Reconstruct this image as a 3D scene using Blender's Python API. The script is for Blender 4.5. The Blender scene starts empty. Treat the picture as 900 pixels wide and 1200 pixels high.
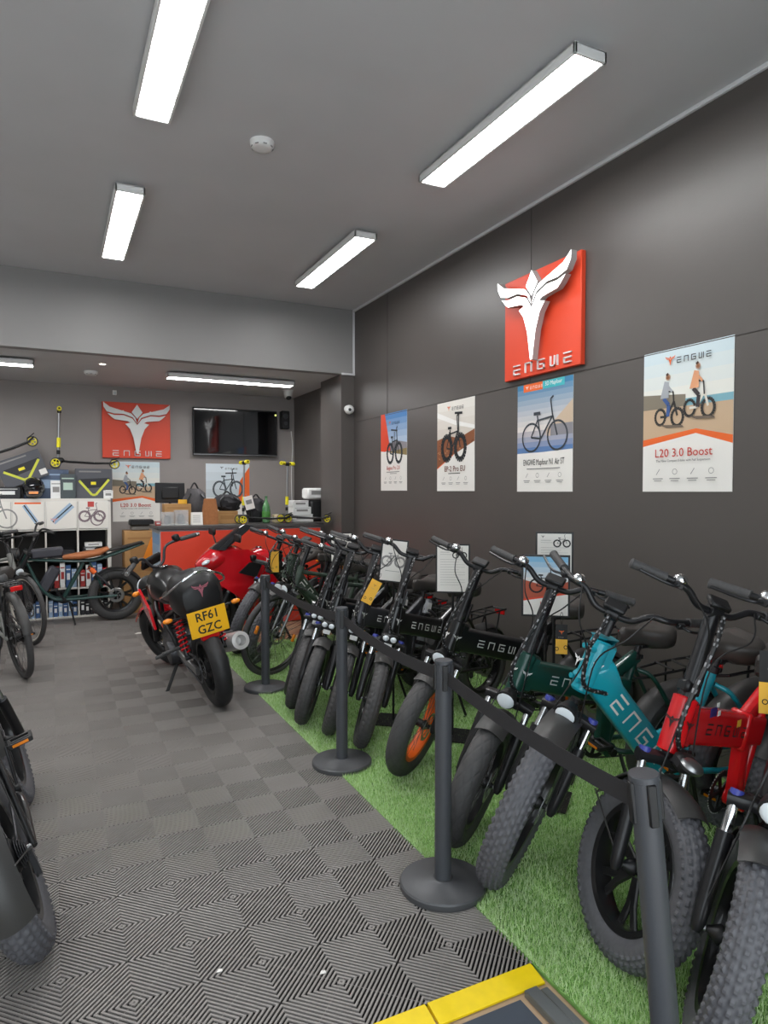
import bpy, math, random
import numpy as np
from mathutils import Matrix, Vector
random.seed(7); rng = np.random.default_rng(7)
C = bpy.context.scene.collection
sc = bpy.context.scene
PI = math.pi
D = math.radians

# ---------------------------------------------------------------- camera
FPX = 790.0
CAM_H = 1.556
yaw, pit_c = math.atan(390 / FPX), math.atan(24 / FPX)
fw = Vector((math.sin(yaw) * math.cos(pit_c), math.cos(yaw) * math.cos(pit_c), -math.sin(pit_c)))
rt = Vector((math.cos(yaw), -math.sin(yaw), 0))
up = rt.cross(fw)
cd = bpy.data.cameras.new('camera')
cam = bpy.data.objects.new('camera', cd); C.objects.link(cam)
cd.sensor_fit = 'HORIZONTAL'; cd.sensor_width = 36; cd.lens = 36 * FPX / 900
cd.clip_start = 0.02
cam.matrix_world = Matrix(((rt.x, up.x, -fw.x, 0), (rt.y, up.y, -fw.y, 0), (rt.z, up.z, -fw.z, CAM_H), (0, 0, 0, 1)))
sc.camera = cam
# ---------------------------------------------------------------- world, exposure
w = bpy.data.worlds.new('daylight'); sc.world = w; w.use_nodes = True
bg = w.node_tree.nodes['Background']
bg.inputs[0].default_value = (0.86, 0.94, 1.0, 1); bg.inputs[1].default_value = 3.6
sc.view_settings.view_transform = 'Standard'; sc.view_settings.look = 'None'
sc.view_settings.gamma = 1; sc.view_settings.use_curve_mapping = False
sc.view_settings.exposure = 0.0
LAMP = 35.0

# ---------------------------------------------------------------- materials
def lin(h):
    h = h.lstrip('#'); v = [int(h[i:i + 2], 16) / 255 for i in (0, 2, 4)]
    return tuple(c / 12.92 if c <= .04045 else ((c + .055) / 1.055) ** 2.4 for c in v) + (1,)
MATS = {}
def mat(name, col, rough=.5, metal=0, emit=0, var=0, vscale=30, bump=0, bscale=200, coat=0, trans=0, ior=1.45, alpha=1, spec=.5):
    if name in MATS: return MATS[name]
    m = bpy.data.materials.new(name); m.use_nodes = True
    nt = m.node_tree; b = nt.nodes['Principled BSDF']
    c = lin(col) if isinstance(col, str) else tuple(col) + (1,)
    b.inputs['Base Color'].default_value = c; b.inputs['Roughness'].default_value = rough; b.inputs['Metallic'].default_value = metal
    b.inputs['Coat Weight'].default_value = coat; b.inputs['Transmission Weight'].default_value = trans; b.inputs['IOR'].default_value = ior
    b.inputs['Specular IOR Level'].default_value = spec
    b.inputs['Alpha'].default_value = alpha
    if emit:
        b.inputs['Emission Color'].default_value = c; b.inputs['Emission Strength'].default_value = emit
    if var or bump:
        tc = nt.nodes.new('ShaderNodeTexCoord')
        n = nt.nodes.new('ShaderNodeTexNoise'); n.inputs['Scale'].default_value = vscale; n.inputs['Detail'].default_value = 5
        nt.links.new(tc.outputs['Object'], n.inputs['Vector'])
        if var:
            mx = nt.nodes.new('ShaderNodeMix'); mx.data_type = 'RGBA'; mx.blend_type = 'MULTIPLY'
            mx.inputs[0].default_value = 1; mx.inputs[6].default_value = c
            mr = nt.nodes.new('ShaderNodeMapRange'); mr.inputs[1].default_value = .25; mr.inputs[2].default_value = .75
            mr.inputs[3].default_value = 1 - var; mr.inputs[4].default_value = 1 + var
            nt.links.new(n.outputs[0], mr.inputs[0]); nt.links.new(mr.outputs[0], mx.inputs[7]); nt.links.new(mx.outputs[2], b.inputs['Base Color'])
        if bump:
            n2 = nt.nodes.new('ShaderNodeTexNoise'); n2.inputs['Scale'].default_value = bscale
            nt.links.new(tc.outputs['Object'], n2.inputs['Vector'])
            bp = nt.nodes.new('ShaderNodeBump'); bp.inputs['Strength'].default_value = bump; bp.inputs['Distance'].default_value = .002
            nt.links.new(n2.outputs[0], bp.inputs['Height']); nt.links.new(bp.outputs[0], b.inputs['Normal'])
    MATS[name] = m
    return m
WALLC = '#57524f'
m_wall = mat('wall_paint', '#524d4a', .4, var=.05, vscale=2, bump=.12, bscale=90, spec=.65)
m_wallb = mat('back_wall_lightened', '#948d8a', .5, var=.05, vscale=2, bump=.12, bscale=90)  # wall paint made lighter in colour to stand in for missing alcove light
m_ceil = mat('ceiling_paint', '#c8c8ca', .5, var=.04, vscale=1.5, bump=.1, bscale=60)
m_trimw = mat('conduit_white', '#d8d8da', .4)
m_rib = mat('tile_rib', '#8b8682', .5, var=.12, vscale=2.2)
m_pit = mat('tile_gap', '#0a0a0a', .9)
m_yel = mat('yellow_edge', '#f0cf08', .5, var=.05)
m_black = mat('black_plastic', '#1a1a1b', .42, bump=.1)
m_guard_ = mat('mudguard_satin', '#3a3938', .42)
m_satin = mat('satin_black', '#1d1d1f', .32)
m_rubber = mat('rubber', '#454444', .62, var=.1, vscale=60)
m_rubk = mat('knob_rubber', '#56565a', .55, var=.12, vscale=60)
m_leather = mat('saddle_vinyl', '#3c3835', .38, bump=.15, bscale=400)
m_chrome = mat('chrome', '#d5d8da', .15, 1)
m_steel = mat('brushed_steel', '#9b9c9d', .35, 1)
m_gun = mat('gunmetal', '#4a4a4d', .4, .6)
m_white = mat('white_plastic', '#e6e6e4', .4)
m_lens = mat('lamp_lens', '#dfe6ea', .12, coat=1)
m_paper = mat('paper', '#e9e6e0', .7)
m_ink = mat('ink_black', '#222222', .7)
m_grey = mat('ink_grey', '#8d8b89', .7)
m_orange = mat('brand_orange', '#e2492b', .45)
m_or2 = mat('print_orange', '#ec6a2c', .6)
m_red = mat('red_paint', '#d3131b', .25, coat=.6)
m_redm = mat('red_fairing', '#c3101c', .2, coat=1)
m_teal = mat('teal_paint', '#1497a8', .3, coat=.5)
m_green = mat('dark_green_paint', '#123f36', .3, coat=.4)
m_green2 = mat('moped_green', '#24433f', .35, coat=.3)
m_camo = mat('camo_green', '#3c4a40', .5, var=.35, vscale=25)
m_blk = mat('black_paint', '#171718', .3, coat=.3)
m_greyp = mat('grey_paint', '#7b7c78', .4)
m_greyl = mat('light_grey_paint', '#8f9296', .4)
m_blue = mat('blue_paint', '#1c4f8e', .3, coat=.4)
m_cap = mat('fork_cap_blue', '#3a4292', .35)
m_amber = mat('amber_reflector', '#f08a1c', .25, coat=.5)
m_redr = mat('red_reflector', '#d21a1c', .2, coat=.6)
m_tagy = mat('tag_yellow', '#eab23a', .6)
m_post = mat('barrier_post', '#434549', .4, bump=.15, bscale=300)
m_base = mat('barrier_base', '#57585a', .42, .3, bump=.1)
m_belt = mat('webbing', '#29282a', .75, bump=.3, bscale=700)
m_card = mat('cardboard', '#b48a5a', .8, var=.06, vscale=12)
m_kraft = mat('kraft_paper', '#a86f45', .85, var=.12, vscale=30)
m_tan = mat('tan_vinyl', '#a9653a', .5, bump=.15)
m_scoot = mat('scooter_yellow', '#efe223', .4)
m_plate = mat('plate_yellow', '#eeb418', .4)
m_tread = mat('moto_rubber', '#262627', .5)
m_diff = None

# ---------------------------------------------------------------- mesh builder
def nrm(v):
    v = np.asarray(v, float); l = np.linalg.norm(v); return v / l if l > 1e-12 else v
def rotm(ax, t):
    ax = nrm(ax); K = np.array([[0, -ax[2], ax[1]], [ax[2], 0, -ax[0]], [-ax[1], ax[0], 0]])
    return np.eye(3) + math.sin(t) * K + (1 - math.cos(t)) * K @ K
class MB:
    def __init__(s, *mats):
        s.v = []; s.f = []; s.m = []; s.mats = list(mats); s.n = 0
    def mi(s, m):
        if m is None: return 0
        if m not in s.mats: s.mats.append(m)
        return s.mats.index(m)
    def add(s, vs, fs, m=None):
        k = s.mi(m) if m is not None or s.mats else 0
        vs = np.asarray(vs, float).reshape(-1, 3)
        s.v.append(vs)
        for f in fs: s.f.append([i + s.n for i in f]); s.m.append(k)
        s.n += len(vs); return s
    def box(s, c, d, R=None, m=None, bev=None):
        c = np.asarray(c, float); h = np.asarray(d, float) / 2
        b = min(h) * .25 if bev is None else min(bev, min(h) * .9)
        R = np.eye(3) if R is None else np.asarray(R)
        V = []; idx = {}
        for sx in (-1, 1):
            for sy in (-1, 1):
                for sz in (-1, 1):
                    for a in range(3):
                        p = np.array([sx * h[0], sy * h[1], sz * h[2]])
                        for q in range(3):
                            if q != a: p[q] -= (sx, sy, sz)[q] * b
                        idx[(sx, sy, sz, a)] = len(V); V.append(p)
        F = []
        for a in range(3):
            o = [q for q in range(3) if q != a]
            for sg in (-1, 1):
                q = []
                for (p, r) in ((-1, -1), (1, -1), (1, 1), (-1, 1)):
                    k = [0, 0, 0]; k[a] = sg; k[o[0]] = p; k[o[1]] = r; q.append(idx[(*k, a)])
                if (sg > 0) != (a != 1): q.reverse()
                F.append(q)
        for a in range(3):
            o = [q for q in range(3) if q != a]
            for p in (-1, 1):
                for r in (-1, 1):
                    k = [0, 0, 0]; k[o[0]] = p; k[o[1]] = r
                    q = []
                    for t, ax in ((-1, o[0]), (1, o[0]), (1, o[1]), (-1, o[1])):
                        k[a] = t; q.append(idx[(*k, ax)])
                    n = np.cross(V[q[1]] - V[q[0]], V[q[2]] - V[q[0]])
                    d2 = np.zeros(3); d2[o[0]] = p; d2[o[1]] = r
                    if n @ d2 < 0: q.reverse()
                    F.append(q)
        for sx in (-1, 1):
            for sy in (-1, 1):
                for sz in (-1, 1):
                    q = [idx[(sx, sy, sz, a)] for a in range(3)]
                    if sx * sy * sz < 0: q.reverse()
                    F.append(q)
        return s.add(np.array(V) @ R.T + c, F, m)
    def rings(s, rings, m=None, close=False, caps=True):
        n = len(rings[0]); V = np.concatenate([np.asarray(r, float) for r in rings]); F = []
        k = len(rings)
        for i in range(k if close else k - 1):
            a, b = i * n, ((i + 1) % k) * n
            for j in range(n):
                F.append([a + j, a + (j + 1) % n, b + (j + 1) % n, b + j])
        if caps and not close:
            F.append(list(range(n))[::-1]); F.append([(k - 1) * n + j for j in range(n)])
        return s.add(V, F, m)
    def sweep(s, pts, prof, upv=(0, 0, 1), m=None, close=False, scale=None, caps=True):
        """prof: list of (a,b); a along side, b along up"""
        P = [np.asarray(p, float) for p in pts]; k = len(P); R = []
        for i, p in enumerate(P):
            if close: t = nrm(P[(i + 1) % k] - P[i - 1])
            else:
                t = nrm(P[min(i + 1, k - 1)] - P[max(i - 1, 0)])
            sd = np.cross(t, upv)
            if np.linalg.norm(sd) < 1e-4: sd = np.cross(t, (1, 0, 0))
            sd = nrm(sd); u = np.cross(sd, t)
            q = 1 if scale is None else scale[i]
            qa, qb = q if isinstance(q, (tuple, list)) else (q, q)
            R.append([p + sd * a * qa + u * b * qb for a, b in prof])
        return s.rings(R, m, close, caps)
    def tube(s, pts, r, n=10, m=None, close=False, caps=True):
        P = [np.asarray(p, float) for p in pts]; k = len(P)
        T = [nrm(P[(i + 1) % k] - P[i - 1]) if close else nrm(P[min(i + 1, k - 1)] - P[max(i - 1, 0)]) for i in range(k)]
        a = np.array([0, 0, 1.]) if abs(T[0][2]) < .9 else np.array([1., 0, 0])
        x = nrm(a - T[0] * (a @ T[0])); R = []
        rr = r if hasattr(r, '__len__') else [r] * k
        for i in range(k):
            x = nrm(x - T[i] * (x @ T[i])); y = np.cross(T[i], x)
            R.append([P[i] + rr[i] * (x * math.cos(t) + y * math.sin(t)) for t in np.arange(n) * 2 * PI / n])
        return s.rings(R, m, close, caps)
    def lathe(s, prof, c=(0, 0, 0), ax=(0, 0, 1), n=24, m=None, close=False):
        """prof: (radius, along-axis)"""
        ax = nrm(ax); a = np.array([0, 0, 1.]) if abs(ax[2]) < .9 else np.array([1., 0, 0])
        x = nrm(a - ax * (a @ ax)); y = np.cross(ax, x); c = np.asarray(c, float)
        th = np.arange(n) * 2 * PI / n
        R = [[c + ax * t + max(r, 1e-5) * (x * math.cos(q) + y * math.sin(q)) for q in th] for r, t in prof]
        return s.rings(R, m, close=close, caps=not close)
    def cyl(s, c, r, h, ax=(0, 0, 1), n=20, m=None, bev=.002):
        b = min(bev, r * .4, h * .4)
        return s.lathe([(r - b, -h / 2), (r, -h / 2 + b), (r, h / 2 - b), (r - b, h / 2)], c, ax, n, m)
    def ell(s, c, rad, R=None, m=None, nu=16, nv=9, zmin=-1):
        R = np.eye(3) if R is None else np.asarray(R); rg = []
        for i in range(nv):
            z = zmin + (1 - zmin) * i / (nv - 1)
            z = math.sin(-PI / 2 + (PI) * i / (nv - 1)) if zmin <= -1 else z
            q = math.sqrt(max(0, 1 - z * z)); q = max(q, .01)
            rg.append([np.asarray(c) + R @ np.array([rad[0] * q * math.cos(t), rad[1] * q * math.sin(t), rad[2] * z]) for t in np.arange(nu) * 2 * PI / nu])
        return s.rings(rg, m)
    def prism(s, poly, o, u, v, depth, m=None, side=None):
        """poly CCW in (u,v); extruded along u x v by depth, from o"""
        o, u, v = (np.asarray(q, float) for q in (o, u, v)); n = np.cross(u, v)
        A = sum(poly[i][0] * poly[(i + 1) % len(poly)][1] - poly[(i + 1) % len(poly)][0] * poly[i][1] for i in range(len(poly)))
        if A < 0: poly = poly[::-1]
        k = len(poly)
        f = [o + u * a + v * b + n * depth for a, b in poly]
        if depth == 0: return s.add(f, [list(range(k))], m)
        g = [o + u * a + v * b for a, b in poly]
        s.add(f, [list(range(k))], m)
        return s.add(f + g, [[k + i, k + (i + 1) % k, (i + 1) % k, i] for i in range(k)] + [[k + i for i in range(k)][::-1]], side or m)
    def build(s, name, parent=None, M=None, mesh_key=None, sharp=38, **props):
        me = bpy.data.meshes.new(name)
        V = np.concatenate(s.v) if s.v else np.zeros((0, 3))
        me.from_pydata(V.tolist(), [], s.f)
        for q in s.mats: me.materials.append(q)
        me.polygons.foreach_set('material_index', s.m)
        me.polygons.foreach_set('use_smooth', [True] * len(s.f))
        me.validate(); me.update()
        me.set_sharp_from_angle(angle=D(sharp))
        if mesh_key: CACHE[mesh_key] = me
        return link(name, me, parent, M, **props)
CACHE = {}
def link(name, me, parent=None, M=None, **props):
    o = bpy.data.objects.new(name, me); C.objects.link(o)
    if parent is not None: o.parent = parent
    if M is not None: o.matrix_local = M
    for k, v in props.items(): o[k] = v
    return o
def cached(key, name, parent, M, fn, **props):
    """one mesh per key, shared by every object that uses it"""
    if key in CACHE: return link(name, CACHE[key], parent, M, **props)
    return fn().build(name, parent, M, mesh_key=key, **props)
def thing(name, label, cat, loc=(0, 0, 0), rz=0, group=None, M=None):
    o = bpy.data.objects.new(name, None); C.objects.link(o); o.empty_display_size = .1
    if M is not None: o.matrix_world = M
    else: o.location = loc; o.rotation_euler = (0, 0, rz)
    o['label'] = label; o['category'] = cat
    if group: o['group'] = group
    return o
def P(label, cat, group=None):
    d = dict(label=label, category=cat)
    if group: d['group'] = group
    return d
STRUCT = dict(kind='structure')
TR = lambda x, y, z: Matrix.Translation((x, y, z))
def m4(R3, t=(0, 0, 0)):
    M = Matrix(np.asarray(R3).tolist()).to_4x4(); M.translation = Vector(t); return M
def arc(c, r, a0, a1, n, e1=(1, 0, 0), e2=(0, 0, 1)):
    c, e1, e2 = (np.asarray(q, float) for q in (c, e1, e2))
    return [c + r * (e1 * math.cos(t) + e2 * math.sin(t)) for t in np.linspace(a0, a1, n)]
def bez(p, n=14):
    """Catmull-Rom through the points"""
    p = [np.asarray(q, float) for q in p]; q = [2 * p[0] - p[1]] + p + [2 * p[-1] - p[-2]]; out = []
    per = max(2, n // (len(p) - 1))
    for i in range(1, len(q) - 2):
        for t in np.arange(per) / per:
            a, b, c, d = q[i - 1:i + 3]
            out.append(.5 * (2 * b + (c - a) * t + (2 * a - 5 * b + 4 * c - d) * t * t + (3 * b - a - 3 * c + d) * t ** 3))
    return out + [p[-1]]
def rrect(w_, h_, r, k=3):
    o = []
    for cx, cy, a in ((w_ / 2 - r, h_ / 2 - r, 0), (-w_ / 2 + r, h_ / 2 - r, PI / 2), (-w_ / 2 + r, -h_ / 2 + r, PI), (w_ / 2 - r, -h_ / 2 + r, 1.5 * PI)):
        for t in np.linspace(a, a + PI / 2, k + 1): o.append((cx + r * math.cos(t), cy + r * math.sin(t)))
    return o
# ------------------------------------------------ lettering
STROKE = {'E': [((0, 1), (.8, 1)), ((0, .5), (.8, .5)), ((0, 0), (.8, 0)), ((0, 0), (0, .5))],
          'N': [((0, 0), (0, 1)), ((0, 1), (.8, 1)), ((.8, 1), (.8, 0))],
          'G': [((.8, 1), (0, 1)), ((0, 1), (0, 0)), ((0, 0), (.8, 0)), ((.8, 0), (.8, .5)), ((.8, .5), (.35, .5))],
          'W': [((0, 1), (0, 0)), ((0, 0), (.5, 0)), ((.5, 0), (.5, 1)), ((.86, 0), (.86, 1))]}
def word(mb, text, o, u, v, h, m, th=.15, depth=0, lift=.0006, pitch=1.22, aspect=1.0):
    """the wide logotype letters; o is the lower left corner, u the reading direction"""
    o, u, v = nrmless(o), nrm(u), nrm(v); n = np.cross(u, v); x = 0; a = th / 2
    for ch in text:
        for (x0, y0), (x1, y1) in STROKE[ch]:
            x0, x1, y0, y1 = min(x0, x1), max(x0, x1), min(y0, y1), max(y0, y1)
            q = [((x + x0) * aspect - a, y0 - a), ((x + x1) * aspect + a, y0 - a), ((x + x1) * aspect + a, y1 + a), ((x + x0) * aspect - a, y1 + a)]
            mb.prism([(p * h, r * h) for p, r in q], o + n * lift, u, v, depth, m)
        x += pitch
    return mb
def nrmless(p): return np.asarray(p, float)
TXT = {}
def text(mb, s, o, u, v, h, m, lift=.0006, align='LEFT', stretch=1.0, bold=0):
    """plain sans lettering in the mesh mb"""
    key = (s, align, bold)
    if key not in TXT:
        cu = bpy.data.curves.new('t', 'FONT'); cu.body = s; cu.size = 1; cu.align_x = align; cu.resolution_u = 2; cu.offset = bold
        ob = bpy.data.objects.new('t', cu); C.objects.link(ob)
        dg = bpy.context.evaluated_depsgraph_get(); dg.update()
        me = bpy.data.meshes.new_from_object(ob.evaluated_get(dg))
        TXT[key] = ([tuple(q.co) for q in me.vertices], [list(p.vertices) for p in me.polygons])
        bpy.data.objects.remove(ob); bpy.data.curves.remove(cu); bpy.data.meshes.remove(me)
    vs, fs = TXT[key]
    o, u, v = nrmless(o), nrm(u), nrm(v); n = np.cross(u, v)
    if vs: mb.add([o + n * lift + u * (x * h * stretch * 1.38) + v * (y * h * 1.38) for x, y, z in vs], fs, m)
    return mb
# the winged emblem, in units of the sign's width, origin top centre, y down negative
def mir(h): return h + [(-x, y) for x, y in h[::-1]]
WING = [(-.494, 0), (-.40, -.071), (-.23, -.12), (-.09, -.16), (-.03, -.225), (-.004, -.31), (-.063, -.222), (-.2, -.172), (-.337, -.172), (-.443, -.143), (-.49, -.07)]
BODY = mir([(0, -.337), (-.071, -.24), (-.2, -.193), (-.33, -.197), (-.43, -.172), (-.375, -.228), (-.33, -.262), (-.243, -.27), (-.14, -.283), (-.1, -.305), (-.175, -.325), (-.11, -.4), (-.057, -.54), (-.014, -.785)])[1:]
GEM = [(0, -.02), (-.08, -.14), (0, -.24), (.08, -.14)]
def emblem(mb, o, u, v, s, m, depth=0, lift=.0006, side=None):
    o, u, v = nrmless(o), nrm(u), nrm(v); n = np.cross(u, v)
    for poly in (WING, [(-x, y) for x, y in WING], BODY, GEM):
        mb.prism([(x * s, y * s) for x, y in poly], o + n * lift, u, v, depth, m, side)
    return mb
# ================================================================ ROOM
XR, XL, YB, YS, YF, ZC, ZA = 3.25, -2.2, 9.6, 7.38, -.7, 3.70, 2.94
def sbox(name, lo, hi, m):
    lo, hi = np.array(lo, float), np.array(hi, float)
    return MB(m).box((lo + hi) / 2, hi - lo, bev=.002).build(name, **STRUCT)
sbox('wall_right', (XR, YF, -.05), (XR + .15, YB + .15, ZC + .1), m_wall)
sbox('wall_left', (XL - .15, YF, -.05), (XL, YB + .15, ZC + .1), mat('wall_light', '#c9c8c5', .6, var=.05))
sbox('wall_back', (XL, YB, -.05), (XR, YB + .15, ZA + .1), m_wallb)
sbox('ceiling', (XL - .15, YF, ZC), (XR + .15, YS + .05, ZC + .12), m_ceil)
sbox('ceiling_alcove', (XL, YS + .12, ZA), (XR, YB, ZA + .12), m_ceil)
sbox('wall_bulkhead', (XL, YS, ZA), (XR, YS + .12, ZC), mat('bulkhead_paint', '#8b8988', .5, var=.04, vscale=2, bump=.1, bscale=60))
sbox('wall_pillar', (3.08, YS, -.05), (XR, 8.05, ZA), m_wall)
# panel joints on the right wall
mb = MB(mat('panel_joint', '#474340', .6))
mb.box((XR - .001, 3.3, 2.378), (.006, 8.0, .006), bev=.001)
for y_ in (.95, 3.40 + .69, 6.5): mb.box((XR - .001, y_, 3.03), (.006, .004, 1.3), bev=.001)
mb.build('trim_1', **STRUCT)
# white conduit in the corner
mb = MB(m_trimw)
mb.box((XR - .012, (YF + YS) / 2, ZC - .014), (.024, YS - YF, .026), bev=.004)
mb.box((XR - .012, YS - .012, (ZC + ZA) / 2), (.022, .022, ZC - ZA), bev=.004)
mb.box((XR - .085, YS - .012, ZA + .0), (.17, .022, .024), bev=.004)
mb.build('trim_2', **STRUCT)
# shopfront behind the photographer: posts and rails of an open glazed front
mb = MB(mat('shopfront_frame', '#38393b', .4))
for x_ in np.linspace(XL + .05, XR - .05, 6): mb.box((x_, YF, 1.8), (.09, .08, 3.7))
mb.box((.5, YF, 2.55), (5.4, .08, .09)); mb.box((.5, YF, 3.6), (5.4, .08, .2))
mb.build('window_1', **STRUCT)
sbox('wall_daylight_block', (1.75, YF - .12, -.05), (XR, YF - .05, ZC), m_wall)  # unseen wall piece, added to block daylight from the front right
# ---------------------------------------------------------------- floor
sbox('floor', (XL, YF, -.06), (XR, YB, -.02), mat('floor_timber', '#b59a7c', .5, var=.12, vscale=8))
CELL, GX0, GY0 = .2, .006, .338
def rib_mesh():
    p, hw, zt, zb = .02, .0047, 0, -.0055
    Q = []
    for k in range(20):
        c = p * (k + .5); e = []
        for cc in (c - hw, c + hw):
            e += [((cc, 0), (0, cc))] if cc <= CELL else [((CELL, cc - CELL), (cc - CELL, CELL))]
        (a0, a1), (b0, b1) = e
        Q.append([(*a0, zt), (*b0, zt), (*b1, zt), (*a1, zt)])
        Q.append([(*a0, zb), (*a0, zt), (*a1, zt), (*a1, zb)])
        Q.append([(*b0, zt), (*b0, zb), (*b1, zb), (*b1, zt)])
    t = .0016
    Q.append([(t, 0, -.002), (CELL, CELL - t, -.002), (CELL - t, CELL, -.002), (0, t, -.002)])
    Q = np.array(Q)                                   # (n,4,3), node at the origin
    out = []
    for i in range(-11, 7):
        for j in range(7, 44):
            if j >= 34 and i >= 5: continue
            x0, y0 = GX0 + i * CELL, GY0 + j * CELL
            q = Q.copy()
            # nodes sit where i+j is even: mirror the cell so that its two nodes fall there
            if (i + j) % 2: q[..., 0] = CELL - q[..., 0]; q = q[:, ::-1]
            out.append(q + np.array([x0, y0, 0]))
    V = np.concatenate(out).reshape(-1, 3)
    me = bpy.data.meshes.new('floor_tiles'); n = len(V) // 4
    me.vertices.add(len(V)); me.vertices.foreach_set('co', V.ravel())
    me.loops.add(len(V)); me.loops.foreach_set('vertex_index', np.arange(len(V)))
    me.polygons.add(n); me.polygons.foreach_set('loop_start', np.arange(n) * 4); me.polygons.foreach_set('loop_total', np.full(n, 4))
    me.materials.append(m_rib); me.update(); me.validate()
    return me
o = link('floor_tiles', rib_mesh(), **STRUCT)
mb = MB(m_pit)
mb.box(((XL + 1.406) / 2, (1.738 + 7.138) / 2, -.0205), (1.406 - XL, 5.4, .005), bev=.001)
mb.box(((XL + 1.006) / 2, (7.138 + 9.138) / 2, -.0205), (1.006 - XL, 2.0, .005), bev=.001)
mb.build('floor_tile_base', **STRUCT)
# yellow ramp edging of the tiles
def edging(name, a, b, out, label):
    a, b, out = (np.array(q, float) for q in (a, b, out)); d = b - a; n = max(1, round(np.linalg.norm(d) / .4)); mb = MB(m_yel)
    for i in range(n):
        p, q = a + d * (i / n + .002), a + d * ((i + 1) / n - .002)
        z = np.array([0, 0, 1.])
        ring = lambda c: [c + z * .002, c + out * .012 + z * .002, c + out * .075 - z * .012, c + out * .075 - z * .018, c - z * .018]
        mb.rings([ring(p), ring(q)])
    return mb.build(name, **STRUCT)
edging('trim_3', (1.40, 1.738, 0), (-1.0, 1.738, 0), (0, -1, 0), '')
edging('trim_4', (1.006, 9.138, 0), (1.006, 7.138, 0), (1, 0, 0), '')
edging('trim_5', (1.006, 7.138, 0), (1.406, 7.138, 0), (0, 1, 0), '')
# entrance mat and its rail
mm = mat('navy_rubber', '#3b434e', .6, var=.15, vscale=6, bump=.3, bscale=120)
mb = MB(mm); mb.box((.35, 1.03, -.016), (1.86, 1.22, .008), bev=.002); o = mb.build('entrance_mat')
for k, v in P('dark blue rubber entrance mat before the yellow floor edge', 'mat').items(): o[k] = v
mb = MB(mat('threshold_metal', '#7e8283', .4, .7)); mb.box((1.325, 1.03, -.008), (.05, 1.24, .024), bev=.004); mb.box((1.37, 1.36, -.012), (.03, .56, .016), bev=.004); mb.build('trim_6', **STRUCT)
# ---------------------------------------------------------------- artificial grass
GX, GY0_, GY1 = 1.407, .35, 6.75
mb = MB(mat('turf_backing', '#6c964c', .9, var=.3, vscale=40))
mb.box(((GX + XR) / 2, (GY0_ + GY1) / 2, -.01), (XR - GX, GY1 - GY0_, .016), bev=.002)
mb.build('floor_turf', **STRUCT)
def grass_mesh():
    N = 300000
    u = rng.random(N); y = GY0_ + (GY1 - GY0_) * u ** 1.6
    x = GX + (XR - GX) * rng.random(N) ** 1.25
    L = rng.uniform(.014, .028, N); wd = rng.uniform(.0011, .0019, N) * (1 + .22 * np.clip(y - 2, 0, 4))
    az = rng.uniform(0, 2 * PI, N); tl = rng.normal(0, .45, N); ta = rng.normal(2.6, .9, N)
    dx, dy = np.cos(az) * wd, np.sin(az) * wd
    tx, ty = np.cos(ta) * np.sin(tl) * L, np.sin(ta) * np.sin(tl) * L; tz = np.cos(tl) * L
    x = np.clip(x, GX + .004, XR - .03)
    b = np.stack([x, y, np.full(N, -.002)], 1)
    V = np.empty((N, 3, 3))
    V[:, 0] = b + np.stack([-dx, -dy, 0 * dx], 1); V[:, 1] = b + np.stack([dx, dy, 0 * dx], 1); V[:, 2] = b + np.stack([tx, ty, tz], 1)
    me = bpy.data.meshes.new('grass'); V = V.reshape(-1, 3)
    me.vertices.add(3 * N); me.vertices.foreach_set('co', V.ravel())
    me.loops.add(3 * N); me.loops.foreach_set('vertex_index', np.arange(3 * N))
    me.polygons.add(N); me.polygons.foreach_set('loop_start', np.arange(N) * 3); me.polygons.foreach_set('loop_total', np.full(N, 3))
    me.polygons.foreach_set('material_index', rng.integers(0, 3, N))
    for n_, c in (('turf_a', '#c2de9b'), ('turf_b', '#a3cb78'), ('turf_c', '#dcefc0')): me.materials.append(mat(n_, c, .6))
    me.update(); return me
o = link('grass', grass_mesh(), kind='stuff', **P('bright green artificial grass strip along the right wall under the bikes', 'grass'))

# ---------------------------------------------------------------- lights
def diffuser_mat():
    m = mat('light_diffuser', '#ffffff', .5, emit=LAMP); return m
def ceiling_light(label, cx, cy, z, L, W, along, group, hang):
    t = thing('ceiling_light', label, 'ceiling light', (cx, cy, z), 0 if along == 'y' else -PI / 2, group)
    mb = MB(m_white)
    h = .055
    for s_ in (-1, 1):
        mb.box((s_ * (W / 2 - .008), 0, h / 2), (.016, L, h), bev=.003); mb.box((0, s_ * (L / 2 - .008), h / 2), (W, .016, h), bev=.003)
    mb.box((0, 0, h - .004), (W, L, .01), bev=.002)
    for s_ in (-1, 1): mb.cyl((0, s_ * L * .36, h + hang / 2), .012, hang)
    mb.build('housing', t)
    MB(diffuser_mat()).box((0, 0, .012), (W - .03, L - .03, .008), bev=.002).build('diffuser', t)
    return t
zl = 3.62
G = 'long ceiling panel lights of the main room'
ceiling_light('long light panel cut off by the top edge, left of the smoke alarm', .53, 3.25, zl, 1.5, .2, 'y', G, ZC - zl - .055)
ceiling_light('short-looking light panel on the ceiling behind the top left one', .52, 5.76, zl, 1.5, .2, 'y', G, ZC - zl - .055)
ceiling_light('large bright light panel over the red emblem wall', 2.335, 3.25, zl, 1.5, .2, 'y', G, ZC - zl - .055)
ceiling_light('smaller light panel near the corner of the white conduit', 2.33, 5.8, zl, 1.5, .2, 'y', G, ZC - zl - .055)
ceiling_light('light panel on the main ceiling nearest the left wall and the bulkhead', -1.29, 5.76, zl, 1.5, .2, 'y', G, ZC - zl - .055)
ceiling_light('light panel on the main ceiling nearest the left wall and the shopfront', -1.29, 3.25, zl, 1.5, .2, 'y', G, ZC - zl - .055)
za = 2.865
G = 'light panels of the lower back ceiling'
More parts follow.
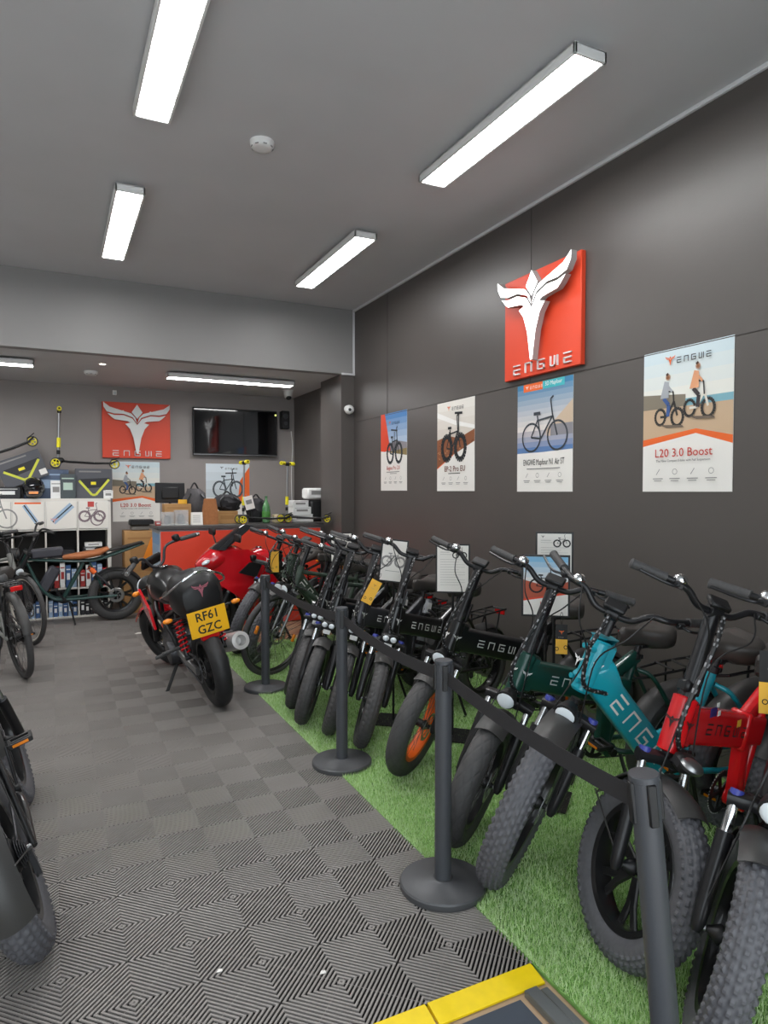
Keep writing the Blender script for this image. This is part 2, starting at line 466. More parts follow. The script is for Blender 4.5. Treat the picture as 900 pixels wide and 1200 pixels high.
ceiling_light('light bar hung over the counter and the television', 1.97, 8.12, za, 1.52, .2, 'x', G, ZA - za - .055)
ceiling_light('light bar hung over the white shelving, cut off by the photo edge', -.9, 8.0, za, 1.52, .2, 'x', G, ZA - za - .055)
def alarm(label, x, y, z, r):
    t = thing('smoke_alarm', label, 'smoke alarm', (x, y, z))
    MB(m_white).lathe([(r * .55, -.045), (r * .8, -.042), (r * .95, -.03), (r, -.014), (r, 0)], n=28).build('body', t)
    mb = MB(m_grey)
    for k in range(8):
        a = k * PI / 4; mb.box((r * .86 * math.cos(a), r * .86 * math.sin(a), -.034), (.006, r * .3, .01), R=rotm((0, 0, 1), a))
    mb.build('vent', t)
alarm('round white smoke alarm alone on the main ceiling', 1.19, 4.1, ZC, .075)
alarm('round white smoke alarm under the low back ceiling beside the spotlight', .43, 8.5, ZA, .075)
t = thing('spotlight', 'small round recessed spotlight, lit, in the back ceiling', 'spotlight', (.52, 7.95, ZA))
MB(m_white).lathe([(.03, -.004), (.048, -.006), (.05, 0), (.03, 0)], n=24, close=True).build('ring', t)
MB(mat('spot_glow', '#fff1d8', .5, emit=14)).cyl((0, 0, -.003), .03, .004).build('bulb', t)
# ---------------------------------------------------------------- wall signs
def sign(label, o, u, wv, hv, body_m, depth, lit):
    """o: top left corner of the board's face; u: reading direction"""
    u = np.array(u, float); v = np.array([0, 0, 1.]); n = np.cross(u, v); o = np.array(o, float)
    R = np.stack([u, -n, v], 1)
    t = thing('logo_sign', label, 'sign', tuple(o + u * wv / 2 - v * hv - n * .04))
    off = -np.array(t.location)
    MB(m_orange).box(o + off + u * wv / 2 - v * hv / 2 - n * .02, (wv, .04, hv), R=R, bev=.004).build('board', t)
    mb = MB(body_m)
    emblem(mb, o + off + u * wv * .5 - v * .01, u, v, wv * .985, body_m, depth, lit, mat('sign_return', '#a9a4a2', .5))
    for du in (-.2, .2): mb.cyl(o + off + u * wv * (.5 + du) - v * hv * .16 + n * lit / 2, .012, lit, n)
    mb.cyl(o + off + u * wv * .5 - v * hv * .5 + n * lit / 2, .012, lit, n)
    mb.build('emblem', t, label='white raised winged emblem')
    mb = MB(m_white)
    word(mb, 'ENGWE', o + off + u * wv * .15 - v * hv * .955, u, v, hv * .085, m_white, th=.14, depth=.012, pitch=1.22 * 1.35, aspect=1.32)
    mb.build('lettering', t)
    return t
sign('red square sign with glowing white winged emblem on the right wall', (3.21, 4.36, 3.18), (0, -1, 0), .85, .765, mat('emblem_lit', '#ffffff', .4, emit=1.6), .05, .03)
sign('red square sign with white winged emblem on the back wall', (.61, 9.56, 2.735), (1, 0, 0), .86, .735, m_white, .03, .02)
# ---------------------------------------------------------------- posters
class Sheet:
    def __init__(s, o, u, v=(0, 0, 1), thick=.002, base=None, w=.6, h=.82):
        s.o, s.u, s.v = np.array(o, float), nrm(u), nrm(v); s.n = np.cross(s.u, s.v); s.w, s.h = w, h
        s.mb = MB(base or m_paper); s.k = 0
        s.mb.prism([(0, 0), (w, 0), (w, -h), (0, -h)], s.o, s.u, s.v, thick, base or m_paper); s.t = thick
    def z(s): s.k += 1; return s.t + .0003 * s.k
    def poly(s, p, m): s.mb.prism([(x * s.w, -y * s.h) for x, y in p], s.o + s.n * s.z(), s.u, s.v, 0, m); return s
    def rect(s, x, y, w_, h_, m): return s.poly([(x, y), (x + w_, y), (x + w_, y + h_), (x, y + h_)], m)
    def bands(s, x, y, w_, h_, c0, c1, n, nm):
        a, b = np.array(lin(c0)[:3]), np.array(lin(c1)[:3])
        for i in range(n): s.rect(x, y + h_ * i / n, w_, h_ / n, mat('%s_%d' % (nm, i), tuple(a + (b - a) * i / max(1, n - 1)), .6)); s.k -= 1
        s.k += 1; return s
    def text(s, t_, x, y, h_, m, align='CENTER', st=1.0, bold=0): text(s.mb, t_, s.o + s.u * x * s.w - s.v * y * s.h, s.u, s.v, h_, m, s.z(), align, st, bold); return s
    def word(s, x, y, h_, m): word(s.mb, 'ENGWE', s.o + s.u * x * s.w - s.v * y * s.h, s.u, s.v, h_, m, th=.17, lift=s.z(), pitch=1.5, aspect=1.15); return s
    def bird(s, x, y, sz, m): emblem(s.mb, s.o + s.u * x * s.w - s.v * y * s.h, s.u, s.v, sz, m, 0, s.z()); return s
    def line(s, p, wd, m):
        q = s.z()
        for (x0, y0), (x1, y1) in zip(p[:-1], p[1:]):
            a, b = np.array([x0 * s.w, -y0 * s.h]), np.array([x1 * s.w, -y1 * s.h]); d = nrm(b - a); e = np.array([-d[1], d[0]]) * wd / 2
            s.mb.prism([tuple(a - e), tuple(b - e), tuple(b + e), tuple(a + e)], s.o + s.n * q, s.u, s.v, 0, m)
        return s
    def ring(s, x, y, rx, ry, wd, m, n=22): return s.line([(x + rx * math.cos(t) / s.w, y + ry * math.sin(t) / s.h) for t in np.linspace(0, 2 * PI, n)], wd, m)
    def bike(s, x, y, L, m, sq=1.0, fat=.13, flip=1):
        """x, y: midpoint between the hubs; L: wheelbase in metres; sq squeezes it sideways"""
        f = flip * sq
        X = lambda a: x + a * L * f / s.w
        Y = lambda b: y - b * L / s.h
        r = .36
        for c in (-.5, .5): s.ring(X(c), Y(0), r * L * abs(sq), r * L, fat * L * .75, m)
        s.line([(X(-.5), Y(0)), (X(-.12), Y(-.05)), (X(.33), Y(.5)), (X(.5), Y(0))], .05 * L, m)
        s.line([(X(-.12), Y(-.05)), (X(-.26), Y(.55))], .05 * L, m); s.line([(X(-.24), Y(.45)), (X(-.5), Y(0))], .04 * L, m)
        s.line([(X(-.24), Y(.42)), (X(.33), Y(.48))], .045 * L, m)
        s.line([(X(.33), Y(.5)), (X(.25), Y(.92)), (X(.36), Y(.98))], .045 * L, m); s.line([(X(-.4), Y(.6)), (X(-.14), Y(.6))], .08 * L, m)
        return s
    def icons(s, y):
        for i, x in enumerate((.2, .4, .6, .8)):
            s.ring(x, y, .016, .016, .003, m_grey, 12) if i % 2 else s.line([(x - .02, y + .02), (x + .02, y - .02)], .004, m_grey)
            s.rect(x - .06, y + .045, .12, .006, m_grey); s.rect(x - .045, y + .06, .09, .005, m_grey)
        return s
    def done(s, name, parent=None, **p): return s.mb.build(name, parent, **p)
def c(n, h): return mat(n, h, .6)
UR = (0, -1, 0); XP = XR - .001
def poster_far():
    s = Sheet((XP, 6.65, 2.39), UR, w=.6, h=.825)
    s.bands(0, 0, 1, .55, '#4f84bd', '#c9d6e2', 7, 'sky_a')
    s.poly([(.25, .42), (.6, .36), (1, .4), (1, .52), (.25, .52)], c('print_hill', '#8f8a90')); s.poly([(.25, .5), (1, .47), (1, .58), (.25, .58)], c('print_scrub', '#8d7a4e'))
    s.poly([(0, 0.0), (.16, 0.0), (.38, .48), (0, .5)], m_orange); s.poly([(0, .48), (1, .56), (1, 1), (0, 1)], m_paper)
    s.bird(.36, .105, .05, m_or2).word(.45, .15, .022, m_ink)
    g = c('print_bike', '#2d3338')
    s.bike(.54, .52, .28, g, .7, .16); s.line([(.54, .5), (.55, .25)], .012, g); s.line([(.42, .22), (.66, .24)], .016, g)
    s.text('Engine Pro 2.0', .5, .73, .042, c('print_red', '#c0392b'), st=.9).rect(.24, .755, .5, .008, m_grey).rect(.38, .777, .26, .006, m_grey).icons(.84)
    s.done('poster', **P('poster with an orange slanted corner, furthest along the right wall', 'poster', 'bike posters on the right wall'))
def poster_trail():
    s = Sheet((XP, 5.45, 2.37), UR, w=.62, h=.81)
    s.bands(0, 0, 1, .5, '#e6e2da', '#cfc6bb', 5, 'sky_b')
    s.poly([(0, .1), (.5, .22), (1, .3), (1, .34), (.5, .27), (0, .16)], c('print_cloud', '#f0eeea'))
    s.poly([(0, .42), (.3, .38), (.6, .42), (1, .34), (1, .62), (0, .78)], c('print_leaves', '#8a5334'))
    for k in range(60):
        x, y = random.random(), .42 + .3 * random.random()
        if y < .75 - .2 * x: s.rect(x * .96, y, .03, .012, c('leaf_%d' % (k % 4), ('#a5673f', '#6d3d25', '#7b5a3c', '#b98255')[k % 4])); s.k -= 1
    s.k += 1
    s.poly([(0, .745), (.45, .6), (1, .47), (1, 1), (0, 1)], m_paper); s.line([(0, .745), (.45, .6)], .008, m_or2)
    s.bird(.33, .05, .055, m_or2).word(.42, .1, .024, m_ink)
    g = c('print_bike2', '#1f2427')
    s.bike(.46, .52, .3, g, .75, .22); s.line([(.6, .45), (.6, .14)], .014, g); s.line([(.5, .14), (.7, .15)], .02, g); s.line([(.36, .34), (.36, .44)], .02, g)
    s.text('EP-2 Pro EU', .5, .78, .05, c('print_brown', '#6d3a2c'), bold=.01).rect(.33, .8, .32, .008, m_ink).icons(.86)
    s.done('poster', **P('poster of a black fat bike on a brown leafy trail', 'poster', 'bike posters on the right wall'))
def poster_city():
    s = Sheet((XP, 4.24, 2.365), UR, w=.62, h=.81)
    s.bands(0, 0, 1, .44, '#3d7fa8', '#dcd5cf', 9, 'sky_c'); s.bands(0, .44, 1, .2, '#b9b4b8', '#5d7fb0', 4, 'ground_c')
    s.poly([(.55, .44), (1, .2), (1, .5), (.55, .5)], c('print_dune', '#c9b49c')); s.rect(.62, .4, .38, .1, c('print_town', '#8d8b90'))
    s.poly([(0, .65), (1, .63), (1, 1), (0, 1)], m_paper)
    s.rect(.12, .0, .36, .07, m_or2).rect(.48, 0, .38, .07, c('print_aqua', '#45b5bd')); s.bird(.19, .018, .035, m_paper).word(.25, .048, .018, m_paper)
    s.text('3D Mapfour', .67, .045, .03, m_paper, st=.9)
    s.bike(.51, .5, .29, c('print_bike3', '#3b4148'), 1.0, .07)
    s.text('ENGWE Mapfour N1 Air ST', .5, .755, .046, m_ink, st=.62).rect(.2, .785, .6, .008, m_grey).icons(.85)
    s.done('poster', **P('blue poster with a city bike, hung right below the red sign', 'poster', 'bike posters on the right wall'))
def riders(s, sc_=1.0):
    g, g2 = c('print_bike4', '#343230'), c('print_bike5', '#e3ddd0')
    dx = .0
    for bx, by, m_, top, leg, skin in ((.31, .47, g, c('print_grey_top', '#a9adb2'), c('print_jeans', '#3d5a92'), c('print_skin', '#b5805f')), (.65, .43, g2, c('print_peach', '#e0a077'), c('print_dark', '#3a3437'), c('print_skin', '#b5805f'))):
        s.ring(bx - .1, by, .036, .046, .016, g).ring(bx + .1, by + .01, .04, .05, .018, g)
        s.line([(bx - .1, by), (bx - .02, by), (bx + .06, by - .1), (bx + .1, by)], .014, m_); s.line([(bx + .06, by - .08), (bx + .05, by - .17), (bx - .01, by - .175)], .009, g)
        s.line([(bx - .06, by - .13), (bx + .0, by - .08), (bx - .01, by - .0)], .024, leg)
        s.poly([(bx - .1, by - .13), (bx - .05, by - .25), (bx - .0, by - .24), (bx + .0, by - .13)], top); s.line([(bx - .02, by - .22), (bx + .04, by - .17)], .014, top)
        s.ring(bx - .01, by - .275, .008, .01, .018, skin); s.line([(bx - .03, by - .29), (bx - .005, by - .3)], .014, c('print_hair', '#4a342a'))
        s.poly([(bx - .1, by + .055), (bx + .16, by + .07), (bx + .18, by + .085), (bx - .02, by + .08)], c('print_shade', '#6f6154'))
    return s
def poster_beach(o, u, wv, hv, name, **p):
    s = Sheet(o, u, w=wv, h=hv)
    s.bands(0, 0, 1, .36, '#cfdfe4', '#e6e6de', 4, 'sky_d'); s.poly([(0, .3), (.5, .33), (.5, .42), (0, .42)], c('print_coast', '#857c6c')); s.rect(.5, .36, .5, .06, c('print_sea', '#7fb0bd')); s.rect(0, .41, 1, .3, c('print_sand', '#c7ab8d'))
    s.poly([(0, .65), (.62, .59), (1, .66), (1, 1), (0, 1)], m_paper); s.poly([(0, .625), (.62, .572), (1, .635), (1, .688), (.62, .603), (0, .672)], m_or2)
    riders(s)
    s.bird(.33, .05, .07 * wv / .6, m_or2).word(.41, .105, .028 * wv / .6, m_ink)
    s.text('L20 3.0 Boost', .48, .755, .05 * wv / .6, c('print_red', '#c0392b'), bold=.004).text('The New Compact E-bike with Full Suspension', .48, .79, .014, m_ink, st=1.0).icons(.86)
    return s.done(name, **p)
poster_far(); poster_trail(); poster_city()
poster_beach((XP, 3.0, 2.385), UR, .605, .83, 'poster', **P('large poster of two riders on a beach, nearest on the right wall', 'poster', 'bike posters on the right wall'))
poster_beach((.73, YB - .001, 1.955), (1, 0, 0), .6, .8, 'poster', **P('poster of two riders on a beach on the back wall beside the shelving', 'poster', 'bike posters on the back wall'))
s = Sheet((1.95, YB - .001, 1.95), (1, 0, 0), w=.62, h=.8)
s.bands(0, 0, 1, .6, '#dfe9f0', '#c4cdd2', 4, 'sky_e'); s.poly([(.78, .3), (1, .05), (1, .62), (.72, .7)], m_or2); s.poly([(0, .6), (1, .7), (1, 1), (0, 1)], m_paper)
s.bird(.36, .05, .05, m_ink).word(.44, .1, .022, m_ink)
s.bike(.5, .45, .3, c('print_bike6', '#4c5459'), .8, .12); s.line([(.6, .4), (.58, .18)], .014, m_ink); s.line([(.44, .17), (.7, .16)], .016, m_ink)
s.done('poster', **P('pale bike poster with orange edge on the back wall under the television', 'poster', 'bike posters on the back wall'))
# ---------------------------------------------------------------- television and small wall fittings
t = thing('television', 'large black television high on the back wall', 'television', (2.36, YB - .004, 2.06))
MB(m_black).box((0, -.075, .33), (1.2, .035, .66), bev=.006).box((0, -.03, .33), (.5, .06, .3)).build('body', t)
MB(mat('screen_glass', '#0b0c0f', .06, coat=1)).box((0, -.094, .335), (1.165, .004, .61), bev=.001).build('screen', t)
MB(m_steel).box((0, -.095, .012), (1.19, .004, .012), bev=.001).build('bezel', t)
MB(mat('led_green', '#d9e07a', .4, emit=1.5)).cyl((.575, -.098, .6), .014, .006, (0, 1, 0)).build('indicator_lamp', t)
t = thing('security_camera', 'white dome security camera hung from the back ceiling by the speaker', 'camera', (2.93, 8.9, ZA))
MB(m_white).lathe([(.02, -.12), (.05, -.1), (.06, -.06), (.065, -.02), (.075, 0)], n=20).build('body', t)
MB(m_black).ell((0, -.02, -.1), (.04, .04, .035)).build('lens', t)
t = thing('security_camera', 'white round sensor camera fixed on the dark pillar', 'camera', (3.16, YS, 2.53))
MB(m_white).cyl((0, -.012, 0), .045, .024, (0, 1, 0)).ell((0, -.055, -.01), (.06, .05, .055)).build('body', t)
MB(m_ink).ell((-.01, -.1, -.015), (.02, .01, .018)).build('lens', t)
t = thing('wall_speaker', 'small black speaker on the back wall right of the television', 'speaker', (3.08, YB, 2.5))
MB(m_black).box((0, -.07, .1), (.12, .12, .26), bev=.01).box((0, -.01, .12), (.05, .03, .08)).build('cabinet', t)
MB(m_gun).cyl((0, -.132, .15), .04, .006, (0, 1, 0)).cyl((0, -.132, .05), .028, .006, (0, 1, 0)).build('cone', t)
MB(m_white).tube(bez([(3.2, YB - .01, 2.45), (3.22, YB - .012, 2.2), (3.2, YB - .015, 1.8), (3.21, YB - .02, 1.2)], 20), .006, 6).build('cable', **P('thin white cable hanging down the back wall below the speaker', 'cable'))
t = thing('motion_sensor', 'tiny white sensor on the back wall above the red sign', 'sensor', (.77, YB, 2.86))
MB(m_white).box((0, -.012, 0), (.05, .024, .06)).build('body', t); MB(m_lens).ell((0, -.026, -.005), (.016, .01, .016)).build('lens', t)
# ================================================================ BICYCLES
def tyre_mesh(R, r, kind):
    """torus tyre about the Y axis with its tread raised out of one surface"""
    nu, rows = {'knobby': (248, 7), 'block': (200, 3), 'diamond': (240, 0), 'smooth': (72, 0), 'moto': (120, 0)}[kind]
    if kind == 'knobby': ph = np.concatenate([np.linspace(-80, 80, 36), np.linspace(95, 265, 9)])
    elif kind == 'block': ph = np.concatenate([np.linspace(-60, 60, 19), np.linspace(80, 280, 9)])
    elif kind == 'diamond': ph = np.concatenate([np.linspace(-72, 72, 37), np.linspace(90, 270, 9)])
    else: ph = np.linspace(-180, 180, 21)[:-1]
    ph = np.radians(ph); Rc = R - r; rg = []
    for i in range(nu):
        t = 2 * PI * i / nu; q = []
        for k, p in enumerate(ph):
            h = 0
            if kind == 'knobby' and k < 36:
                row, kk = divmod(k, 5); ii = (i + (2 if row % 2 else 0)) % 4
                h = .006 if (1 <= kk <= 3 and ii < 2 and row < 7) else 0
            elif kind == 'block' and k < 19:
                h = .0032 if ((i + (2 if 6 <= k <= 12 else 0)) % 4 < 3 and k % 6 != 0) else 0
            elif kind == 'diamond' and k < 37:
                a, b = (i + k // 1) % 12, (i - k // 1) % 12
                h = 0 if (a < 1 or b < 1) else .004
            elif kind == 'moto':
                d = math.degrees(p)
                h = -.004 if (8 < abs(d) < 70 and ((i + abs(d) / 9) % 10) < 1.2) else 0
            rr = r + h
            sq = 1.0
            z = Rc + rr * math.cos(p); y = rr * math.sin(p) * sq
            q.append((z * math.cos(t), y, z * math.sin(t)))
        rg.append(q)
    return MB(m_rubk if kind == 'knobby' else m_tread if kind == 'moto' else m_rubber).rings(rg, close=True)
def rim_mesh(R, r, kind, m):
    mb = MB(m); w_ = r * (1.5 if r > .04 else 1.2) / 2; Rr = R - 2 * r
    mb.lathe([(Rr + .012, -w_), (Rr + .016, -w_ + .004), (Rr + .002, -w_ * .4), (Rr + .002, w_ * .4), (Rr + .016, w_ - .004), (Rr + .012, w_), (Rr - .006, w_ * .9), (Rr - .014, 0), (Rr - .006, -w_ * .9)], ax=(0, 1, 0), n=64, close=True)
    if kind == 'mag':
        for k in range(12):
            a = k // 2 * PI / 3 + (.1 if k % 2 else -.1); b = k // 2 * PI / 3 + (.2 if k % 2 else -.2)
            mb.sweep([(.03 * math.cos(a), 0, .03 * math.sin(a)), (Rr * .6 * math.cos(a), 0, Rr * .6 * math.sin(a)), ((Rr + .002) * math.cos(b), 0, (Rr + .002) * math.sin(b))], rrect(.03, .014, .005, 1), (0, 1, 0))
    return mb
def spokes_mesh(R, r, hub):
    mb = MB(mat('spoke_wire', '#6d6d70', .35, .8)); Rr = R - 2 * r
    for k in range(28):
        a = k * 2 * PI / 28; sd = 1 if k % 2 else -1; b = a + (.5 if k % 4 < 2 else -.5)
        mb.tube([(hub * math.cos(b), sd * .03, hub * math.sin(b)), (Rr * math.cos(a), sd * .006, Rr * math.sin(a))], .0013, 4)
    return mb
def wheel(parent, M, R, r, tyre, rim, m_rim, hub=.028, disc=True):
    wl = cached(('rim', R, r, rim, m_rim.name), 'wheel', parent, M, lambda: rim_mesh(R, r, rim, m_rim))
    cached(('tyre', R, r, tyre), 'tyre', wl, None, lambda: tyre_mesh(R, r, tyre))
    if rim != 'mag': cached(('spk', R, r, hub), 'spokes', wl, None, lambda: spokes_mesh(R, r, hub))
    hw = max(r * 1.35, .045)
    def hubm():
        mb = MB(m_black); mb.lathe([(.008, -hw), (.012, -hw + .01), (hub * .8, -.045), (hub, -.036), (hub, -.028), (hub * .75, -.02), (hub * .75, .02), (hub, .028), (hub, .036), (hub * .8, .045), (.012, hw - .01), (.008, hw)], ax=(0, 1, 0), n=20)
        mb.cyl((0, hw + .006, 0), .011, .016, (0, 1, 0), 8, m_steel); mb.cyl((0, -hw - .006, 0), .011, .016, (0, 1, 0), 8, m_steel); return mb
    cached(('hub', hw, hub), 'hub', wl, None, hubm)
    if disc:
        def dm():
            mb = MB(m_steel); mb.lathe([(.062, .001), (.08, .001), (.08, -.001), (.062, -.001)], (0, hw * .8, 0), (0, 1, 0), 36, close=True)
            for k in range(6):
                a = k * PI / 3; mb.sweep([(.02 * math.cos(a), hw * .8, .02 * math.sin(a)), (.07 * math.cos(a + .4), hw * .8, .07 * math.sin(a + .4))], rrect(.012, .002, .0005, 1), (0, 1, 0))
            return mb
        cached(('disc', hw), 'brake_disc', wl, None, dm)
    return wl
def guard_mesh(R, r, a0, a1, m, stay=None):
    """mudguard: a curved band following the tyre from angle a0 to a1 (0 ahead, 90 above)"""
    w_ = r * 1.12 + .006; prof = []
    for t in np.linspace(-1, 1, 9): prof.append((t * w_, -(t * t) * r * .55))
    for t in np.linspace(1, -1, 9): prof.append((t * (w_ - .003), -(t * t) * r * .55 - .003))
    rg = []
    for a in np.linspace(D(a0), D(a1), 26):
        e = np.array([math.cos(a), 0, math.sin(a)])
        rg.append([e * (R + .022 + h) + np.array([0, y, 0]) for y, h in prof])
    mb = MB(m).rings(rg)
    if stay:
        for a in stay:
            a = D(a)
            for s_ in (-1, 1): mb.tube([(0, s_ * (r * 1.35 + .01), 0), (math.cos(a) * (R + .005), s_ * w_, math.sin(a) * (R + .005))], .003, 6)
    return mb
def saddle_mesh(L=.27, W=.2, T=.06):
    mb = MB(m_leather); rg = []
    for s_ in np.linspace(0, 1, 15):
        x = -L / 2 + L * s_
        hw = W / 2 * np.interp(s_, [0, .07, .22, .4, .6, .8, .95, 1], [.4, .85, 1, .78, .38, .26, .22, .1])
        top = T * (.5 - .12 * math.sin(PI * s_)) + (.012 if s_ < .2 else 0); bot = -T * (.75 if s_ < .5 else .55)
        if s_ in (0, 1): top *= .5; bot *= .5
        se = lambda v, e: math.copysign(abs(v) ** e, v)
        rg.append([(x, hw * se(math.cos(t), .6), (top if math.sin(t) >= 0 else -bot) * se(math.sin(t), .7)) for t in np.arange(20) * 2 * PI / 20])
    return mb.rings(rg)
def grip_mesh():
    mb = MB(m_rubber); pr = [(.013, -.066), (.019, -.064)]
    for k in range(9): pr += [(.0172, -.058 + k * .013), (.0172, -.053 + k * .013), (.0165, -.051 + k * .013)]
    return mb.lathe(pr + [(.019, .062), (.013, .066)], n=18)
def lever_mesh():
    mb = MB(m_satin); mb.box((0, 0, 0), (.03, .03, .022)); mb.tube(bez([(.008, 0, 0), (.04, .02, 0), (.045, .07, 0), (.04, .15, -.004)], 12), .0055, 8)
    return mb
def crank_side(parent, bb, s_, ang, yo):
    a = np.array([math.cos(ang), 0, math.sin(ang)]) * .17 * s_; b = np.array(bb) + np.array([0, s_ * yo, 0]); e = b + a + np.array([0, s_ * .015, 0])
    cr = MB(m_satin).sweep([b, b * .5 + e * .5, e], rrect(.022, .012, .004, 1), (0, 1, 0)).cyl(b, .02, .02, (0, 1, 0)).build('crank_arm', parent)
    p = e + np.array([0, s_ * .055, 0])
    mb = MB(m_black)
    for q in (-.034, .034): mb.box(p + np.array([q, 0, 0]), (.014, .09, .02))
    for q in (-.04, .04): mb.box(p + np.array([0, q, 0]), (.08, .012, .018))
    mb.cyl(p, .009, .09, (0, 1, 0))
    pd = mb.build('pedal', cr)
    for q in (-.042, .042): MB(m_amber).box(p + np.array([q, 0, 0]), (.003, .06, .011)).build('reflector', pd, label='amber reflector')
def geo(R, wb, ha=70, off=.04):
    u = np.array([-math.cos(D(ha)), 0, math.sin(D(ha))]); ax0 = np.array([wb / 2 - off, 0, R])
    return u, ax0, (lambda z: ax0 + u * (z - R) / u[2])
def pose(R, r, wb, u, ax0, x, y, head, lean, steer):
    """world matrix that rests both tyres on the ground, and the steering matrix"""
    head, lean, steer = D(head), D(lean), D(steer)
    S = rotm(u, steer); fa = ax0 + S @ (np.array([wb / 2, 0, R]) - ax0); ra = np.array([-wb / 2, 0, R]); aY = np.array([0, 1., 0]); af = S @ aY
    M0 = rotm((0, 0, 1), head) @ rotm((1, 0, 0), lean); p = 0
    for _ in range(6):
        M = M0 @ rotm((0, 1, 0), p)
        low = lambda c_, a: (M @ c_)[2] - (R - r) * math.sqrt(max(0, 1 - (M @ a)[2] ** 2)) - r
        lf, lr = low(fa, af), low(ra, aY); p += (lf - lr) / wb
    return m4(M, (x, y, -(lf + lr) / 2 + .001)), m4(S, ax0 - S @ ax0)
def cable(parent, pts, M=None, r=.0085, name='cable'):
    mb = MB(m_black, mat('cable_wrap', '#8b8b8d', .5)); P_ = bez(pts, 70); k = len(P_); rr = [r * (1.12 if (i // 1) % 2 else .86) for i in range(k)]
    mb.tube(P_, rr, 8)
    n = 8
    mb.m = [1 if ((i // n) % 2 == 1 and i % 3 == 0 and i < (k - 1) * n) else 0 for i in range(len(mb.m))]
    return mb.build(name, parent, M)
BIKES = 'electric bikes on the artificial grass'
def ebike(label, x, y, head, lean, steer, kind='fold', R=.3, r=.052, wb=1.16, tyre='knobby', rim='spokes', m_rim=None, m_f=None, m_txt=None, light='round', fork='susp', guard=True, m_guard=None,
          zbar=1.14, zseat=.88, rack=True, seat_batt=None, twist=True, bar='riser', group=BIKES, cap=True, amber=False, name='electric_bike', zoff=0, seat2=False, bell=True, txt=True, g_end=168, crank=.6):
    m_rim = m_rim or m_blk; m_f = m_f or m_blk; m_txt = m_txt or m_white; m_guard = m_guard or m_guard_
    u, ax0, at = geo(R, wb)
    Mw, S = pose(R, r, wb, u, ax0, x, y, head, lean, steer)
    Mw.translation.z += zoff
    t = thing(name, label, 'bike', M=Mw, group=group)
    V = lambda *q: np.array(q, float)
    # ---- wheels
    wheel(t, S @ TR(wb / 2, 0, R), R, r, tyre, rim, m_rim)
    wheel(t, TR(-wb / 2, 0, R), R, r, tyre, rim, m_rim, hub=.06)
    # ---- frame
    mb = MB(m_f); bb = V(-.13, 0, R + .03)
    zc = R + r + (.33 - .3) + .3 if kind == 'fold' else R + .36       # fork crown height
    zc = R + .335
    if kind == 'fold':
        h0, h1 = zc + .03, zc + .21; hb, ht = at(h0), at(h1); hm = (hb + ht) / 2
        mb.lathe([(.034, -.1), (.042, -.095), (.042, .095), (.034, .1)], hm, u, 22)
        mb.box(hm + V(-.03, 0, 0), (.08, .062, .17), R=rotm((0, 1, 0), -D(20)), bev=.012)
        pr = rrect(.064, .135, .018, 3)
        p0, p1 = hm + V(-.02, 0, -.005), V(-.06, 0, hm[2] - .115); p2 = V(-.22, 0, hm[2] - .15)
        mb.sweep([p0, p0 * .5 + p1 * .5, p1], pr)
        mb.box(p1 + V(-.012, 0, -.002), (.03, .082, .15), R=rotm((0, 1, 0), D(-12)), bev=.008)
        mb.sweep([p1 + V(-.02, 0, 0), p2], rrect(.06, .12, .015, 2))
        mb.sweep([V(-.1, 0, hm[2] - .08), V(-.27, 0, hm[2] + .02)], rrect(.045, .06, .012, 2))
        st = V(-.265, 0, hm[2] + .02); mb.tube([bb, st], .021, 14)
        mb.sweep([p1 + V(-.05, 0, -.03), bb + V(.02, 0, 0)], rrect(.05, .07, .015, 2))
    else:
        h0, h1 = (zc + .06, zc + .33) if kind == 'step' else (zc + .03, zc + .23); hb, ht = at(h0), at(h1); hm = (hb + ht) / 2
        if kind == 'step':
            mb.lathe([(.034, -.11), (.042, -.1), (.042, .1), (.034, .11)], hm, u, 22)
            mb.sweep([ht + V(-.0, 0, -.02), hm + V(-.02, 0, -.02), hm + V(-.1, 0, -.13), bb + V(.06, 0, .0)], rrect(.07, .125, .018, 3), scale=[(1, .8), (1.1, 1.35), (1, 1), (1, 1)])
            mb.box(hm + V(-.02, 0, .0), (.1, .07, .2), R=rotm((0, 1, 0), -D(20)), bev=.014)
            for q in (-.06, .07): mb.cyl(hm + u * q + V(.04, .02, .01), .011, .03, (1, 0, .2)); mb.cyl(hm + u * q + V(.04, -.02, .01), .011, .03, (1, 0, .2))
            st = V(-.26, 0, .82); mb.tube([bb, V(-.2, 0, .62), st], .023, 14)
            mb.tube([V(-.2, 0, .6), V(.05, 0, .52)], .018, 12)
        else:                                                # diamond
            mb.lathe([(.024, -.1), (.028, -.095), (.028, .095), (.024, .1)], hm, u, 18)
            st = V(-.27, 0, .82); mb.tube([bb, st], .018, 12); mb.tube([hm - u * .06, bb], .024, 12); mb.tube([hm + u * .05, V(-.25, 0, .76)], .018, 12)
    mb.lathe([(.03, -.04), (.036, -.036), (.036, .036), (.03, .04)], bb, (0, 1, 0), 20)
    yo = max(.085, r * 1.35 + .018)
    for s_ in (-1, 1):
        mb.tube(bez([bb + V(-.02, s_ * .03, 0), bb + V(-.1, s_ * yo * .85, -.005), V(-wb / 2, s_ * yo, R)], 10), .013, 10)
        mb.tube(bez([st + V(0, s_ * .02, -.06), st + V(-.08, s_ * yo * .8, -.12), V(-wb / 2, s_ * yo, R)], 10), .011, 10)
    fr = mb.build('frame', t)
